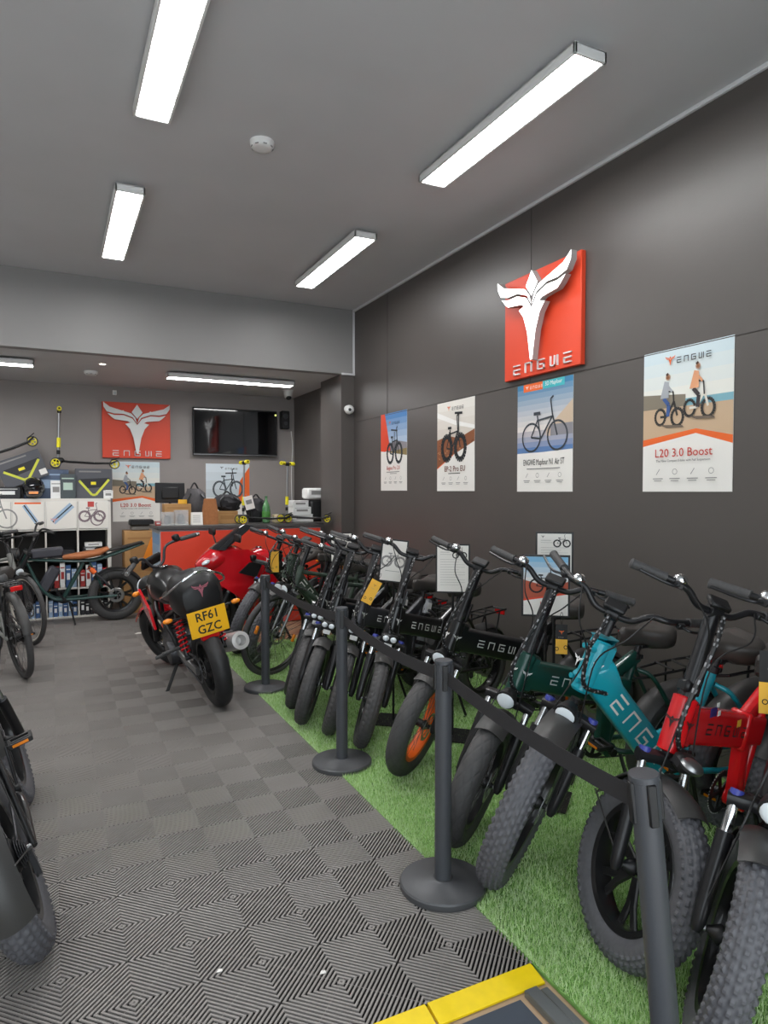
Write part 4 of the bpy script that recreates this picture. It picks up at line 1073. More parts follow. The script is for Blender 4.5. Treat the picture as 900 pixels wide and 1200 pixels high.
    if kind == 'naked':
        hl = MB(m_black).ell(at(.78) + V(.16, 0, 0), (.1, .1, .1)).build('headlight', t, S); MB(m_lens).ell(at(.78) + V(.235, 0, 0), (.03, .08, .08)).build('lens', hl)
        for s_ in (-1, 1): MB(m_amber).ell(at(.78) + V(.1, s_ * .19, .02), (.03, .035, .022)).tube([at(.78) + V(.08, 0, .02), at(.78) + V(.1, s_ * .17, .02)], .007, 6, m_black).build('indicator', t, S)
        for s_ in (-1, 1): MB(m_redm).prism([(.1, .5), (.34, .62), (.42, .8), (.3, .74), (.16, .66)], (0, s_ * .175, 0), (1, 0, 0), (0, 0, 1), -.02 * s_).build('side_panel', t, label='red side panel')
    else:
        mb = MB(m_redm)
        for s_ in (-1, 1):
            P_ = [(.78, .8), (.62, .98), (.36, .98), (.2, .9), (-.02, .7), (-.1, .46), (.1, .26), (.34, .3), (.46, .5), (.66, .64)]
            n = len(P_); yi = [.05, .13, .17, .19, .21, .19, .15, .16, .19, .14]
            vs = [(a, s_ * yi[k], b) for k, (a, b) in enumerate(P_)]; c_ = (.3, s_ * .235, .62); vs2 = [(a, s_ * (yi[k] - .02), b) for k, (a, b) in enumerate(P_)]
            mb.add(vs + [c_] + vs2, [[k, (k + 1) % n, n] for k in range(n)] + [[k, n + 1 + k, n + 1 + (k + 1) % n, (k + 1) % n] for k in range(n)])
        loft(mb, [(.85, .02, .8, .84), (.8, .07, .76, .9), (.7, .12, .76, .98), (.56, .14, .82, 1.02), (.44, .12, .9, 1.0)])
        fa = mb.build('fairing', t)
        mb = MB(m_black)
        for s_ in (-1, 1): mb.prism([(.3, .7), (.5, .76), (.38, .86), (.24, .84)], (0, s_ * .232, 0), (1, 0, 0), (0, 0, 1), .012 * (-s_))
        mb.build('vent', fa)
        mb = MB(m_lens)
        for s_ in (-1, 1): mb.ell((.77, s_ * .07, .86), (.05, .035, .022), R=rotm((0, 1, 0), .5))
        mb.build('headlight', fa)
        mb = MB(mat('smoked_screen', '#1b1d20', .1, coat=1)); rg = []
        for k in range(7):
            f = k / 6; w_ = .15 - .05 * f; cx_ = .7 - .34 * f; cz = .98 + .24 * f
            rg.append([(cx_ - .3 * (q * q) * .3, q * w_, cz) for q in np.linspace(-1, 1, 9)] + [(cx_ - .006 - .3 * (q * q) * .3, q * w_ * .97, cz) for q in np.linspace(1, -1, 9)])
        mb.rings(rg).build('windscreen', t)
        for s_ in (-1, 1): MB(m_black).tube([(.58, s_ * .12, 1.0), (.56, s_ * .26, 1.1)], .008, 6).box((.55, s_ * .3, 1.12), (.03, .14, .08), bev=.02).build('mirror', t)
    # stand, pegs, chain
    MB(m_black).tube([V(-.05, .1, .24), V(-.1, .24, .05), V(-.09, .29, .03)], .013, 8).box((-.09, .3, .03), (.06, .05, .01)).build('side_stand', t)
    for s_ in (-1, 1):
        for px_ in (-.1, -.42): MB(m_rubber).tube([V(px_, s_ * .14, .34 + (.1 if px_ < -.3 else 0)), V(px_, s_ * .27, .33 + (.1 if px_ < -.3 else 0))], .014, 10).build('foot_peg', t)
    MB(m_gun).lathe([(.085, -.003), (.1, -.003), (.1, .003), (.085, .003)], (-wb / 2, .1, R), (0, 1, 0), 36, close=True).tube([(-wb / 2, .1, R + .1), (-.18, .1, .38)], .008, 6).tube([(-wb / 2, .1, R - .1), (-.18, .1, .28)], .008, 6).build('chain', t)
    return t
motorcycle('black and red motorcycle with a yellow number plate, parked with its tail to us', 1.03, 5.55, 95, -12, 26, 'naked')
motorcycle('red faired sports motorcycle in front of the counter behind the plated one', 2.10, 7.06, 192, -4, 8, 'sport')
# ================================================================ BIKES ON THE LEFT
ebike('dark knobby-tyred bike cut off by the left edge, tail nearest us', -.09, 3.17, 94, -20, -4, R=.33, r=.058, wb=1.2, m_f=m_blk, light='round', rack=False, group='bikes along the left side', zseat=.9, zbar=1.1, txt=False, g_end=190, crank=-1.9)
ebike('slim-tyred bike with red rear light and mudguards at the left edge', -.37, 6.88, 106, -8, 6, kind='diamond', R=.355, r=.026, wb=1.12, m_f=m_greyp, tyre='smooth', fork='silver', bar='flat', group='bikes along the left side', txt=False, twist=False)
ebike('bike with a big white-rimmed front wheel facing us, beside the green moped-style one', -.68, 7.98, -38, -4, -26, kind='diamond', R=.365, r=.024, wb=1.12, m_f=m_greyp, tyre='smooth', m_rim=mat('rim_pale', '#cfcac0', .4), fork='rigid', bar='flat', group='bikes along the left side', txt=False, twist=False, zbar=1.08)
ebike('black fat-tyre bike crowding the left edge beside the red rear light', -.86, 6.35, 100, -7, 10, m_f=m_blk, tyre='block', light='twin', group='bikes along the left side', txt=False, R=.285, r=.046)
def moped():
    R, r, wb = .315, .06, 1.2; u, ax0, at = geo(R, wb, 66, .03); Mw, S = pose(R, r, wb, u, ax0, .09, 8.74, 181, -3, 10); V = V3
    t = thing('electric_bike', 'dark green moped-style electric bike with long tan seat by the shelving', 'bike', M=Mw, group='bikes along the left side')
    wheel(t, S @ TR(wb / 2, 0, R), R, r, 'block', 'mag', m_blk); wl = wheel(t, TR(-wb / 2, 0, R), R, r, 'block', 'mag', m_blk, hub=.07)
    MB(m_steel).lathe([(.055, .075), (.085, .075), (.09, .07), (.09, .05), (.055, .05)], ax=(0, 1, 0), n=32, close=True).build('motor_ring', wl, label='silver motor ring')
    mb = MB(m_green2); hd = at(.78)
    mb.tube([at(.66), at(.86)], .032, 16)
    for s_ in (-1, 1):
        mb.tube(bez([hd + V(-.02, s_ * .02, -.04), V(.24, s_ * .05, .5), V(.1, s_ * .06, .33), V(-.04, s_ * .07, .3), V(-wb / 2, s_ * .11, R)], 26), .016, 10)
        mb.tube(bez([hd + V(-.02, s_ * .02, .0), V(.1, s_ * .05, .76), V(-.3, s_ * .06, .74), V(-.52, s_ * .07, .79), V(-.92, s_ * .05, .93)], 22), .014, 10)
        mb.tube([V(-.02, s_ * .06, .3), V(-.24, s_ * .06, .72)], .017, 10); mb.tube([V(-.44, s_ * .08, .42), V(-.3, s_ * .07, .74)], .012, 8)
    mb.build('frame', t)
    MB(m_tan).sweep([V(-.02, 0, .79), V(-.2, 0, .8), V(-.4, 0, .83), V(-.52, 0, .88)], rrect(.2, .07, .03, 3), scale=[(.6, .6), (1, 1), (1, 1), (.7, .5)]).build('seat', t, label='tan seat')
    MB(m_black).sweep([V(-.5, 0, .85), V(-.7, 0, .89), V(-.9, 0, .94)], rrect(.14, .02, .008, 2)).build('luggage_rack', t)
    bt = MB(mat('battery_grey', '#43434a', .5)).box((.14, 0, .85), (.34, .12, .11), R=rotm((0, 1, 0), D(4)), bev=.02).build('battery', t)
    MB(mat('battery_grey', '#43434a', .5)).box((.13, 0, .53), (.13, .11, .34), R=rotm((0, 1, 0), D(-28)), bev=.025).build('battery', t)
    for s_ in (-1, 1):
        a, b = V(-.5, s_ * .1, .46), V(-.3, s_ * .09, .66); MB(m_gun).tube([a, b], .013, 8).tube([a * .3 + b * .7, b * .95 + a * .05], .028, 12, m_or2).build('shock_absorber', t, label='orange shock spring')
    mb = MB(m_satin)
    for s_ in (-1, 1): mb.tube([V(wb / 2, s_ * .1, R), at(.68) + V(.02, s_ * .1, 0), at(.88) + V(.02, s_ * .1, 0)], [.024, .024, .018], 10)
    for z in (.68, .86): mb.sweep([at(z) + V(.01, -.12, 0), at(z) + V(.01, .12, 0)], rrect(.06, .025, .008, 2))
    mb.build('fork', t, S)
    cached(('gf', R, r, 'satin_black'), 'mudguard', t, S @ TR(wb / 2, 0, R), lambda: guard_mesh(R, r, 60, 170, m_satin)); cached(('gr', R, r, 'satin_black'), 'mudguard', t, TR(-wb / 2, 0, R), lambda: guard_mesh(R, r, 40, 170, m_satin, (70,)))
    hl = MB(m_black).cyl(at(.84) + V(.14, 0, 0), .08, .09, (1, 0, 0), 24).build('headlight', t, S); MB(m_lens).ell(at(.84) + V(.186, 0, 0), (.02, .07, .07)).build('lens', hl)
    hb = MB(m_satin).tube(bez([at(1.06) + V(-.12, -.36, .08), at(1.06) + V(-.02, -.16, .09), at(.98) + V(0, -.04, 0), at(.98) + V(0, .04, 0), at(1.06) + V(-.02, .16, .09), at(1.06) + V(-.12, .36, .08)], 36), .012, 10).tube([at(.86), at(.99)], .02, 10).build('handlebar', t, S)
    for s_ in (-1, 1):
        a, b = at(1.06) + V(-.115, s_ * .35, .08), at(1.06) + V(-.07, s_ * .25, .085); MB(m_rubber).tube([a, b], .018, 12).build('grip', hb); MB(m_satin).tube(bez([b, b + V(.05, s_ * .02, 0), a + V(.05, 0, 0)], 8), .006, 6).build('brake_lever', hb)
    cs = MB(m_satin).lathe([(.06, -.002), (.085, -.002), (.085, .002), (.06, .002)], (-.03, -.08, .31), (0, 1, 0), 36, close=True).sweep([(-.1, -.08, .31), (.04, -.08, .31)], rrect(.004, .03, .001, 1)).sweep([(-.03, -.08, .24), (-.03, -.08, .38)], rrect(.004, .03, .001, 1), (1, 0, 0)).build('chainring', t)
    crank_side(cs, (-.03, 0, .31), -1, .9, .1); crank_side(cs, (-.03, 0, .31), 1, .9, .1)
    MB(m_satin).tube([(-.08, .08, .28), (-.14, .17, .012)], .01, 8).build('kickstand', t)
moped()
# ================================================================ BACK AREA
def ax_(px, y):
    """x of the image column px at depth y"""
    d = fw + rt * ((px - 450) / FPX); return y * d.x / d.y
def az_(px, py, y):
    d = fw + rt * ((px - 450) / FPX) - up * ((py - 600) / FPX); return CAM_H + y * d.z / d.y
def prop(name, label, cat, loc, rz=0, group=None): return thing(name, label, cat, loc, rz, group)
# ---- white cube shelving
SX, SY, SZ, CW = -.80, 9.11, .0, .3675
t = thing('cube_shelf', 'white cube shelving unit behind the green moped-style bike', 'shelf', (SX + .735, SY, -.02))
mw = mat('shelf_white', '#dcd8d0', .5)
mb = MB(mw)
for s_ in (-1, 1): mb.box((s_ * .715, .195, .745), (.04, .38, 1.45), bev=.002)
for z in (.02, 1.47): mb.box((0, .195, z), (1.47, .38, .04), bev=.002)
mb.build('carcass', t)
for k in (-1, 0, 1): MB(mw).box((k * CW * .97, .19, .745), (.018, .36, 1.41), bev=.001).build('divider', t)
for k in (1, 2, 3):
    for q in range(4): MB(mw).box(((q - 1.5) * CW * .97, .19, .02 + k * .362), (.335, .36, .018), bev=.001).build('shelf_board', t)
MB(mat('shelf_back', '#2c2b2b', .8)).box((0, .385, .745), (1.44, .006, 1.43)).build('back_panel', t)
art = [('bike', 'left'), ('bar', 1), ('bar', 2), ('red', 0)]
for q in range(4):
    x0 = (q - 1.5) * CW * .97; o = np.array((x0 - .165, .0, 1.452)); dr = MB(m_white).box((x0, .008, 1.287), (.335, .014, .335), bev=.002).build('door', t)
    s = Sheet(o + V3(.0, 0, 0), (1, 0, 0), (0, 0, 1), .0006, mat('door_print', '#e4e0d8', .5), .33, .33)
    if q == 0: s.bike(.42, .6, .3, m_grey, 1, .08)
    if q == 1: s.line([(.05, .05), (.9, .05)], .02, m_or2)
    if q in (1, 2):
        a, b = ((.35, .12), (.75, .75)) if q == 1 else ((.2, .75), (.85, .12))
        s.line([a, b], .05 if q == 1 else .075, mat('print_pale_blue', '#9fb6cc', .6)); s.line([a, b], .014, m_ink)
    if q == 2: s.bird(.25, .6, .08, mat('print_pink', '#d99a95', .6))
    if q == 3: s.bike(.45, .55, .17, mat('print_redbike', '#7b6a70', .6), 1, .2); s.rect(.3, .0, .22, .2, mat('print_redpatch', '#c14a44', .6)); s.ring(.62, .68, .07, .07, .014, mat('print_redbike', '#7b6a70', .6))
    s.done('print', dr)
def cube(col, row): return SX + .735 + (col - 1.5) * CW * .97, .02 + row * .362 - .02 + .012     # centre x, floor z
def pack(name, label, cat, x, y, z, d, m, print_=None, group=None, rz=0):
    """carton with printed front and top flap line"""
    t = thing(name, label, cat, (x, y, z), rz, group)
    MB(m).box((0, 0, d[2] / 2), d, bev=.003).build('carton', t)
    mb = MB(print_ or m_white); mb.box((0, -d[1] / 2, d[2] * .5), (d[0] * .62, .0016, d[2] * .3), bev=.0003).box((0, -d[1] / 2, d[2] * .82), (d[0] * .8, .0016, d[2] * .05), bev=.0003)
    mb.build('print', t); return t
mr, mbx, mbl = mat('box_red', '#a5322f', .5), mat('box_blue', '#3f5f8f', .5), mat('box_black', '#26262a', .5)
mlb = mat('box_pale_blue', '#9db4cf', .5)
Gs = 'boxes packed in the white shelving'
x, z = cube(3, 2); pack('carton', 'white carton stack bottom, upper right shelf cube', 'box', x - .02, SY + .15, z, (.2, .2, .07), m_white, m_grey, Gs); pack('carton', 'dark carton lying on the white one, upper right shelf cube', 'box', x - .04, SY + .15, z + .0705, (.16, .2, .06), mbl, m_white, Gs); pack('carton', 'small white carton on top of the dark one, upper right shelf cube', 'box', x + .0, SY + .15, z + .131, (.2, .18, .05), m_white, m_grey, Gs)
x, z = cube(2, 2); pack('carton', 'wide black carton in the shelf cube above the slanted battery', 'box', x, SY + .2, z, (.28, .2, .1), mbl, m_gun, Gs)
cols = [(mlb, m_white), (m_red, m_white), (mbl, mlb), (mr, m_white), (m_white, mr), (mbx, m_white)]
desc = ['pale blue', 'bright red', 'black', 'dark red', 'white', 'deep blue']
pos3 = ['far left', 'left', 'middle', 'right', 'far right']
for col, cn in ((2, 'second row cube behind the slanted battery'), (3, 'second row cube below the tan seat')):
    x, z = cube(col, 1)
    for k in range(5):
        h = (.2, .26, .3, .27, .22)[k]; m_, p_ = cols[(k + col) % 6]; pack('carton', '%s upright carton, %s in the %s' % (desc[(k + col) % 6], pos3[k], cn), 'box', x - .13 + .065 * k, SY + .13, z, (.055, .18, h), m_, p_, Gs)
for col, cn in ((1, 'lowest cube beside the white-rimmed wheel'), (2, 'lowest cube under the green frame'), (3, 'lowest cube behind the moped wheel')):
    x, z = cube(col, 0)
    for k in range(6): m_ = (mlb, mbx)[(k + col) % 2] if col != 3 else mbl; pack('carton', '%s carton, %s in the %s' % (('pale blue', 'deep blue')[(k + col) % 2] if col != 3 else 'black', ('first', 'second', 'third', 'fourth', 'fifth', 'last')[k], cn), 'box', x - .135 + .054 * k, SY + .12, z, (.046, .17, .17 if k % 2 else .2), m_, m_white, Gs)
# ---- on top of the shelving
TOP = 1.47
def helmet(label, x, y, z, m, rz=0):
    t = thing('helmet', label, 'helmet', (x, y, z), rz)
    MB(m).ell((0, 0, .1), (.125, .15, .13), nu=22, nv=13).box((0, -.08, .05), (.19, .14, .1), bev=.04).build('shell', t)
    MB(mat('visor', '#14161c', .08, coat=1)).ell((0, -.035, .125), (.112, .125, .065), nu=20).build('visor', t)
    MB(m_amber).box((0, -.152, .04), (.1, .012, .03), bev=.004).build('chin_vent', t)
def scooter(label, x, y, z, rz=0, M=None, bar=True, h=.72):
    t = thing('kick_scooter', label, 'scooter', (x, y, z), rz, 'yellow wheeled kick scooters', M)
    mb = MB(m_black).sweep([(-.33, 0, .105), (-.2, 0, .085), (.1, 0, .07), (.3, 0, .075), (.38, 0, .11)], [(-.07, -.012), (.07, -.012), (.075, 0), (.07, .012), (-.07, .012), (-.075, 0)], scale=[(.7, 1), (1, 1), (1, 1), (.85, 1), (.5, .7)])
    mb.box((-.3, 0, .1), (.12, .2, .06), bev=.02); mb.build('deck', t)
    mb = MB(m_white)
    for k in range(7): mb.box((-.1 + k * .05, 0, .0835), (.02, .09, .001), bev=.0002)
    mb.build('grip_tape', t)
    for (wx, wy) in ((-.34, -.115), (-.34, .115), (.34, 0)):
        w_ = MB(m_rubber).lathe([(.05, -.012), (.06, -.012), (.064, 0), (.06, .012), (.05, .012)], (wx, wy, .065), (0, 1, 0), 28, close=True).build('wheel', t)
        mb = MB(m_scoot); mb.cyl((wx, wy, .065), .016, .028, (0, 1, 0)).lathe([(.042, -.011), (.052, -.011), (.052, .011), (.042, .011)], (wx, wy, .065), (0, 1, 0), 28, close=True)
        for k in range(5):
            a = k * 2 * PI / 5; mb.sweep([(wx + .012 * math.cos(a), wy, .065 + .012 * math.sin(a)), (wx + .045 * math.cos(a), wy, .065 + .045 * math.sin(a))], rrect(.012, .014, .003, 1), (0, 1, 0))
        mb.build('rim', w_, label='yellow spoked rim')
    MB(m_steel).tube([(-.31, 0, .1), (-.29, 0, h - .02)], .014, 12).build('steering_column', t)
    MB(m_scoot).tube([(-.303, 0, .26), (-.299, 0, .38)], .024, 14).cyl((-.305, 0, .2), .02, .05, m=m_black).build('clamp', t, label='yellow clamp sleeve')
    if bar:
        hb = MB(m_black).tube([(-.29, -.2, h), (-.29, .2, h)], .013, 12).box((-.29, 0, h - .01), (.05, .05, .05)).build('handlebar', t)
        for s_ in (-1, 1): MB(m_scoot).tube([(-.29, s_ * .1, h), (-.29, s_ * .2, h)], .026, 14).build('grip', hb, label='yellow grip')
    MB(m_black).sweep([(.4, 0, .15), (.36, 0, .135), (.3, 0, .12)], rrect(.07, .008, .003, 1)).build('brake_fender', t)
    return t
def scooter_box(label, M, w_=.44, h_=.3, dd=.14):
    t = thing('scooter_carton', label, 'box', M=M); mg = mat('carton_grey', '#55565c', .6)
    MB(mg).box((0, 0, h_ / 2), (w_, dd, h_), bev=.003).build('carton', t)
    s = Sheet((-w_ / 2, -dd / 2 - .0004, h_), (1, 0, 0), (0, 0, 1), .0004, mg, w_, h_)
    s.poly([(.1, .35), (.95, .3), (.75, .62), (.3, .66)], mat('box_black', '#26262a', .5)); s.line([(.1, .4), (.45, .88), (.55, .88), (.92, .36)], .028, mat('print_lime', '#cfd34a', .6)); s.rect(.42, .44, .14, .1, m_scoot); s.rect(.82, .72, .16, .2, m_paper); s.rect(.1, .07, .6, .05, m_grey)
    s.done('print', t)
scooter_box('grey scooter carton with yellow chevron, upright on the right of the shelving', m4(np.eye(3), (ax_(110, 9.25), 9.25, TOP)), .42, .37)
scooter_box('grey scooter carton with yellow chevron, lying tilted on the left of the shelving', m4(rotm((0, 1, 0), -D(22)), (ax_(34, 9.3), 9.3, TOP + .2)), .5, .34)
pack('carton', 'dark carton with green leaf print standing on the white shelving', 'box', ax_(80, 9.2), 9.2, TOP, (.17, .12, .3), mat('box_slate', '#474f52', .5), mat('box_mint', '#b8cdbf', .6))
pack('carton', 'small white carton leaning beside the slate one on the shelving', 'box', ax_(66, 9.2), 9.2, TOP, (.12, .1, .22), m_white, m_grey)
pack('carton', 'flat blue carton behind the helmet on the shelving', 'box', ax_(55, 9.36), 9.36, TOP, (.5, .12, .36), mat('box_steel', '#5c6b85', .5), mlb)
pack('carton', 'low dark carton at the left end on top of the shelving', 'box', ax_(8, 9.22), 9.22, TOP, (.3, .2, .14), mbl, m_white)
pack('carton', 'small white carton beside the chevron scooter carton', 'box', ax_(127, 9.17), 9.17, TOP, (.11, .06, .1), m_white, m_grey)
helmet('black helmet with dark visor on top of the white shelving', ax_(40, 9.18), 9.18, TOP + .031, mat('helmet_black', '#1b1a1c', .15, coat=1))
scooter('black and yellow kick scooter standing on the shelving cartons', ax_(105, 9.27) - .04, 9.27, TOP + .371, 0, h=.72)
scooter('yellow wheeled kick scooter lying askew at the shelving left end', 0, 0, 0, M=m4(rotm((0, 1, 0), -D(24)), (ax_(8, 9.3), 9.3, TOP + .5)), h=.6)
# ---- cartons left of the counter
t = pack('cardboard_box', 'large brown cardboard box on the floor beside the counter', 'box', 1.0, 9.3, -.02, (.37, .34, .55), m_card, mat('card_label', '#a57a4c', .8))
t = pack('cardboard_box', 'upper brown cardboard box with an orange flag hung on it', 'box', 1.01, 9.3, .531, (.36, .34, .52), m_card, mat('card_label', '#a57a4c', .8))
t = thing('pennant', 'orange triangular flag hanging on the upper cardboard box', 'flag', (ax_(175, 9.11), 9.11, .6))
MB(mat('flag_orange', '#ee8a1f', .6)).prism([(-.12, 0), (.09, -.02), (.05, .36), (.02, .37)], (0, 0, 0), (1, 0, 0), (0, 0, 1), .006).build('cloth', t); MB(m_black).tube([(.055, -.01, -.05), (.055, -.01, .46)], .006, 8).build('pole', t)
t = thing('cash_tray', 'black lidded tray on a glass stand atop the cardboard boxes', 'tray', (1.03, 9.3, 1.053))
MB(mat('tray_grey', '#6c6a66', .4)).box((0, 0, .03), (.22, .2, .05)).build('stand', t); MB(m_black).box((.02, 0, .1), (.29, .24, .08), bev=.015).build('tray', t)
# ---- the counter
CX0, CX1, CY, CD, CZ = 1.075, 2.98, 7.80, .62, 1.17
t = thing('counter', 'reception counter with a bright red front panel', 'counter', ((CX0 + CX1) / 2, CY, -.02))
L = CX1 - CX0
MB(mat('counter_side', '#8d9196', .5)).box((0, CD / 2, .58), (L, CD, 1.14), bev=.004).build('body', t)
MB(mat('counter_red', '#dc4630', .4)).box((.0, -.006, .57), (L - .02, .014, 1.12), bev=.003).build('front_panel', t)
s = Sheet((-L / 2 - .0005, CD - .02, 1.1), (0, -1, 0), (0, 0, 1), .001, m_paper, CD - .04, 1.0); s.bands(0, 0, 1, .5, '#7b9cc0', '#b8c4cc', 4, 'side_sky'); s.poly([(0, .4), (1, .35), (1, .7), (0, .7)], mat('side_dark', '#4c4f55', .6)); s.done('side_print', t)
s = Sheet((.05, -.0135, .86), (1, 0, 0), (0, 0, 1), .0005, None, .01, .01)
mbw = MB(m_white); emblem(mbw, V3(-.62, -.0135, .62), (1, 0, 0), (0, 0, 1), .3, m_white); bpy.data.objects.remove(s.done('x')); mbw.build('emblem', t)
t = thing('worktop', 'dark grey worktop lying on the red counter', 'worktop', ((CX0 + CX1) / 2, CY + CD / 2, 1.1305))
MB(mat('worktop', '#4f4d4c', .45)).box((0, -.01, .02), (L + .06, CD + .04, .04), bev=.004).build('slab', t)
CZ = 1.171
def on(px, y): return ax_(px, y), y, CZ
# things on the counter
def clear_box(label, px, y, w_, h_):
    t = thing('display_case', label, 'display case', on(px, y), 0, 'clear display cases on the counter'); m_ = mat('clear_acrylic', '#f4f6f6', .05, trans=.0, alpha=.25, coat=1)
    mb = MB(m_)
    for s_ in (-1, 1): mb.box((s_ * (w_ / 2 - .002), 0, h_ / 2), (.004, .12, h_), bev=.0005); mb.box((0, s_ * .058, h_ / 2), (w_, .004, h_), bev=.0005)
    mb.box((0, 0, h_), (w_, .12, .004), bev=.0005); mb.build('case', t)
    MB(mat('display_metal', '#5b5d60', .4, .5)).lathe([(.03, 0), (.045, .03), (.04, h_ * .5), (.025, h_ * .62), (.03, h_ * .7)], (0, 0, .01), n=16).build('sample', t)
    MB(m_white).box((0, 0, .005), (w_, .12, .01)).build('plinth', t)
clear_box('left clear display case with a dark sample, on the counter end', 196, 8.0, .13, .15); clear_box('right clear display case with a dark sample, next to the white card', 212, 8.0, .15, .17)
pack('carton', 'tiny red and white pack at the left end of the counter', 'box', *on(185, 7.95), (.06, .05, .05), mr, m_white)
def card(label, px, py, y, w_, h_, rz=0): 
    t = thing('card', label, 'card', (ax_(px, y), y, CZ), rz); mb = MB(m_paper); mb.prism([(-w_ / 2, 0), (w_ / 2, 0), (w_ / 2, h_), (-w_ / 2, h_)], (0, 0, 0), (1, 0, .0), (0, .2, 1), .003)
    mb.prism([(-w_ / 2, 0), (w_ / 2, 0), (w_ / 2, h_), (-w_ / 2, h_)], (0, h_ * .45, 0), (1, 0, .0), (0, -.22, 1), .002); mb.build('sheet', t)
    mb = MB(m_grey)
    for k in range(5): mb.prism([(-w_ * .35, h_ * (.2 + .13 * k)), (w_ * .3, h_ * (.2 + .13 * k)), (w_ * .3, h_ * (.23 + .13 * k)), (-w_ * .35, h_ * (.23 + .13 * k))], (0, -.0005, 0), (1, 0, 0), (0, .2, 1), .0036)
    mb.build('print', t)
card('white printed card standing on the counter beside the clear cases', 231, 606, 7.92, .13, .145)
pack('cardboard_box', 'brown cardboard box behind the clear cases on the counter', 'box', ax_(207, 8.2), 8.2, CZ, (.3, .2, .24), m_card, mat('card_label', '#a57a4c', .8))
pack('cardboard_box', 'low brown cardboard box under the black bags on the counter', 'box', ax_(264, 8.18), 8.18, CZ, (.26, .2, .15), m_card, mat('card_label', '#a57a4c', .8))
t = thing('tape_roll', 'roll of yellow tape on the cardboard box behind the cases', 'tape', (ax_(214, 8.14), 8.14, CZ + .241)); MB(m_tagy).lathe([(.03, 0), (.05, 0), (.05, .05), (.03, .05)], n=24, close=True).build('tape', t); MB(m_card).lathe([(.027, .002), (.03, .002), (.03, .048), (.027, .048)], n=24, close=True).build('core', t)
t = thing('computer_monitor', 'back of a black computer monitor on the counter', 'monitor', (ax_(199, 8.36), 8.31, CZ))
MB(m_black).box((0, .03, .37), (.34, .03, .24), bev=.008).box((0, .0, .37), (.2, .03, .14), bev=.01).build('panel', t); MB(m_black).tube([(0, .03, .02), (0, .03, .3)], .016, 10).cyl((0, .03, .008), .09, .016).build('stand', t)
def bag(label, px, y, z, d, m, kind, seed):
    t = thing('backpack', label, 'bag', (ax_(px, y), y, z), 0); rr = random.Random(seed); mb = MB(m); rg = []
    for k in range(9):
        f = k / 8; q = math.sin(PI * (.12 + .8 * f)) ** .5; off = rr.uniform(-.02, .02)
        rg.append([(off + d[0] / 2 * q * math.cos(a) * (1 + .1 * math.sin(3 * a + k)), d[1] / 2 * q * math.sin(a) * (1 + .12 * math.sin(4 * a + 2 * k)), d[2] * f) for a in np.arange(18) * 2 * PI / 18])
    mb.rings(rg).build('body', t)
    mb = MB(m_satin)
    for s_ in (-1, 1): mb.tube(bez([(s_ * .06, -d[1] * .4, d[2] * .85), (s_ * .11, -d[1] * .62, d[2] * .6), (s_ * .09, -d[1] * .55, d[2] * .15)], 12), .012, 8)
    mb.build('strap', t)
    MB(m_satin).tube(bez([(-.05, 0, d[2] * .97), (0, 0, d[2] * 1.16), (.05, 0, d[2] * .97)], 10), .01, 8).build('handle', t)
mbag = mat('bag_fabric', '#2b2a2d', .8, var=.2, vscale=30, bump=.4, bscale=60); mbag2 = mat('bag_charcoal', '#4a484a', .8, var=.2, vscale=30, bump=.4, bscale=60)
bag('charcoal backpack slumped beside the monitor on the counter', 228, 8.3, CZ, (.3, .22, .42), mbag2, 0, 1)
bag('black bag heaped on the low cardboard box under the poster', 266, 8.2, CZ + .151, (.34, .24, .2), mbag, 0, 2)
bag('black bag behind the first counter scooter and the bottle', 300, 8.28, CZ, (.26, .2, .3), mbag, 0, 3)
t = thing('paper_bag', 'brown kraft paper bag standing on the counter', 'bag', on(246, 8.0))
mb = MB(m_kraft); rg = []
for f, q in ((0, 1), (.3, 1.02), (.6, .97), (.85, .84), (1, .76)): rg.append([(a * .085 * q, b * .05 * (1 - .5 * f), .30 * f) for a, b in ((-1, -1), (-.3, -1.12), (.3, -.9), (1, -1), (1.04, 0), (1, 1), (0, 1.05), (-1, 1), (-.96, 0))])
mb.rings(rg).build('body', t); MB(mat('kraft_fold', '#8e5a36', .85)).box((0, 0, .295), (.12, .03, .014)).build('fold', t)
scooter('yellow wheeled kick scooter on the counter in front of the pale poster', 0, 0, 0, M=Matrix.Translation((ax_(281, 7.9) + .3, 7.89, CZ)) @ Matrix.Scale(.85, 4), h=.86)
scooter('yellow wheeled kick scooter at the right end of the counter', 0, 0, 0, M=Matrix.Translation((2.81, 7.87, CZ)) @ Matrix.Rotation(-D(45), 4, 'Z') @ Matrix.Scale(.85, 4), h=.86)
t = thing('swing_tag', 'white tag hung on the left counter scooter', 'tag', M=m4(rotm((0, 1, 0), -D(14)), (ax_(288, 7.9), 7.82, CZ + .33))); MB(m_paper).box((0, 0, -.08), (.11, .003, .16), bev=.001).build('card', t); MB(m_grey).box((0, -.002, -.07), (.07, .001, .05), bev=.0002).tube([(0, 0, 0), (.0, .06, .03)], .002, 6).build('print', t)
t = thing('bottle', 'green plastic drinks bottle standing on the counter', 'bottle', on(312, 8.08))
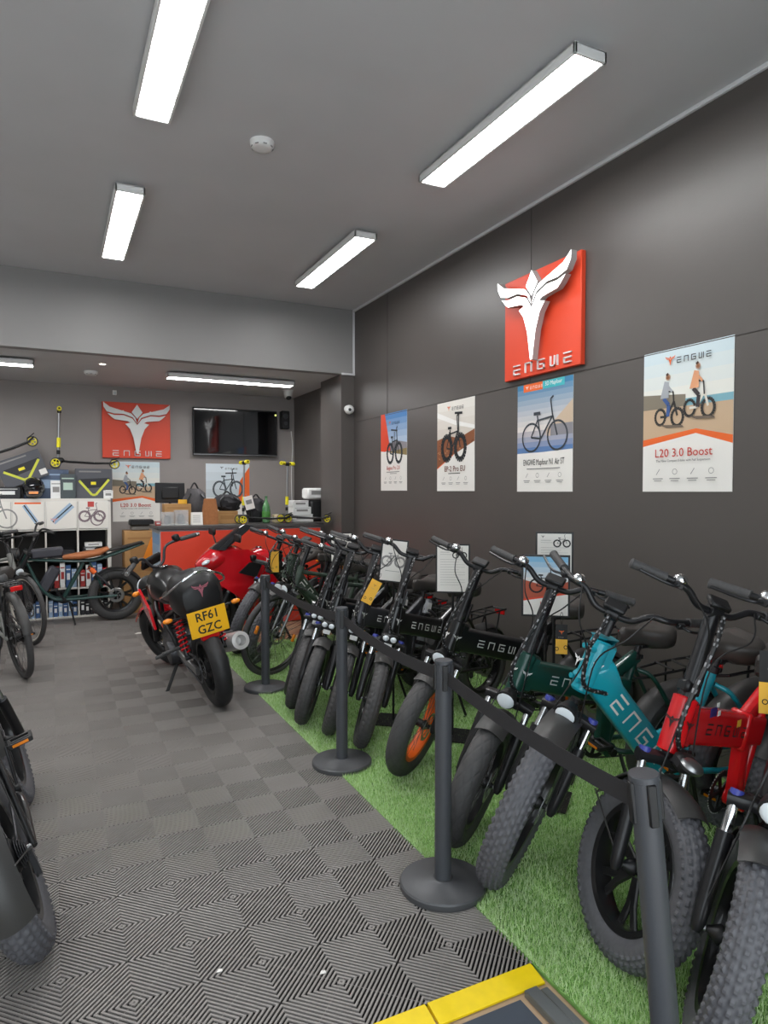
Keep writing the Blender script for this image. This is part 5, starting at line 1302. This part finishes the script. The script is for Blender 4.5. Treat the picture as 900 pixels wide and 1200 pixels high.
MB(mat('bottle_green', '#5f9a63', .1, alpha=.75, coat=1)).lathe([(.04, 0), (.05, .01), (.05, .17), (.046, .2), (.02, .27), (.014, .29), (.014, .31)], n=24).build('body', t)
MB(mat('bottle_label', '#4d8a3f', .5, var=.5, vscale=40)).lathe([(.0508, .05), (.0512, .052), (.0512, .14), (.0508, .142)], n=24).build('label', t); MB(mat('bottle_cap', '#2f6b38', .4)).cyl((0, 0, .318), .016, .022).build('cap', t)
pack('carton', 'pink and cream packet beside the bottle on the counter', 'box', *on(326, 8.1), (.13, .1, .1), mat('packet_cream', '#d9c9a8', .6), mat('packet_pink', '#d98f92', .6)); pack('carton', 'small pink packet lying left of the white paper stack', 'box', *on(336, 7.86 + .2), (.1, .1, .05), mat('packet_pink', '#d98f92', .6), m_white)
for k, (dx, w_, h_) in enumerate(((0, .28, .1), (-.01, .24, .09), (-.03, .21, .08))):
    pack('carton', ('bottom', 'middle', 'top')[k] + ' white carton of the stack at the right of the counter', 'box', ax_(352, 8.22) + dx, 8.22, CZ + (0, .101, .192)[k], (w_, .2, h_), m_white, m_grey, 'white cartons at the right of the counter')
t = thing('printer', 'white receipt printer on a black box by the pillar', 'printer', (ax_(372, 8.2) - .02, 8.24, CZ)); MB(m_black).box((0, 0, .14), (.2, .24, .28)).build('stand', t); MB(m_white).box((-.01, 0, .36), (.26, .24, .14), bev=.02).build('body', t); MB(m_grey).box((-.01, -.121, .37), (.16, .004, .05)).build('paper_slot', t)
# scraps on the tiles
for k, (px, py, lb) in enumerate(((378, 1140, 'tiny white paper scrap on the tiles near the yellow edge'), (257, 1138, 'tiny white scrap between tile ribs, left of the other near scrap'), (163, 742, 'flat white paper scrap on the tiles by the motorcycle'))):
    d = fw + rt * ((px - 450) / FPX) - up * ((py - 600) / FPX); q = -CAM_H / d.z
    s_ = .011 if k < 2 else .05
    MB(m_paper).prism([(-s_, -.5 * s_), (s_ * .8, -.7 * s_), (s_, .4 * s_), (-.2 * s_, .7 * s_)], (d.x * q, d.y * q, .001), (1, 0, 0), (0, 1, 0), .002).build('paper_scrap', **P(lb, 'scrap', 'paper scraps on the floor'))
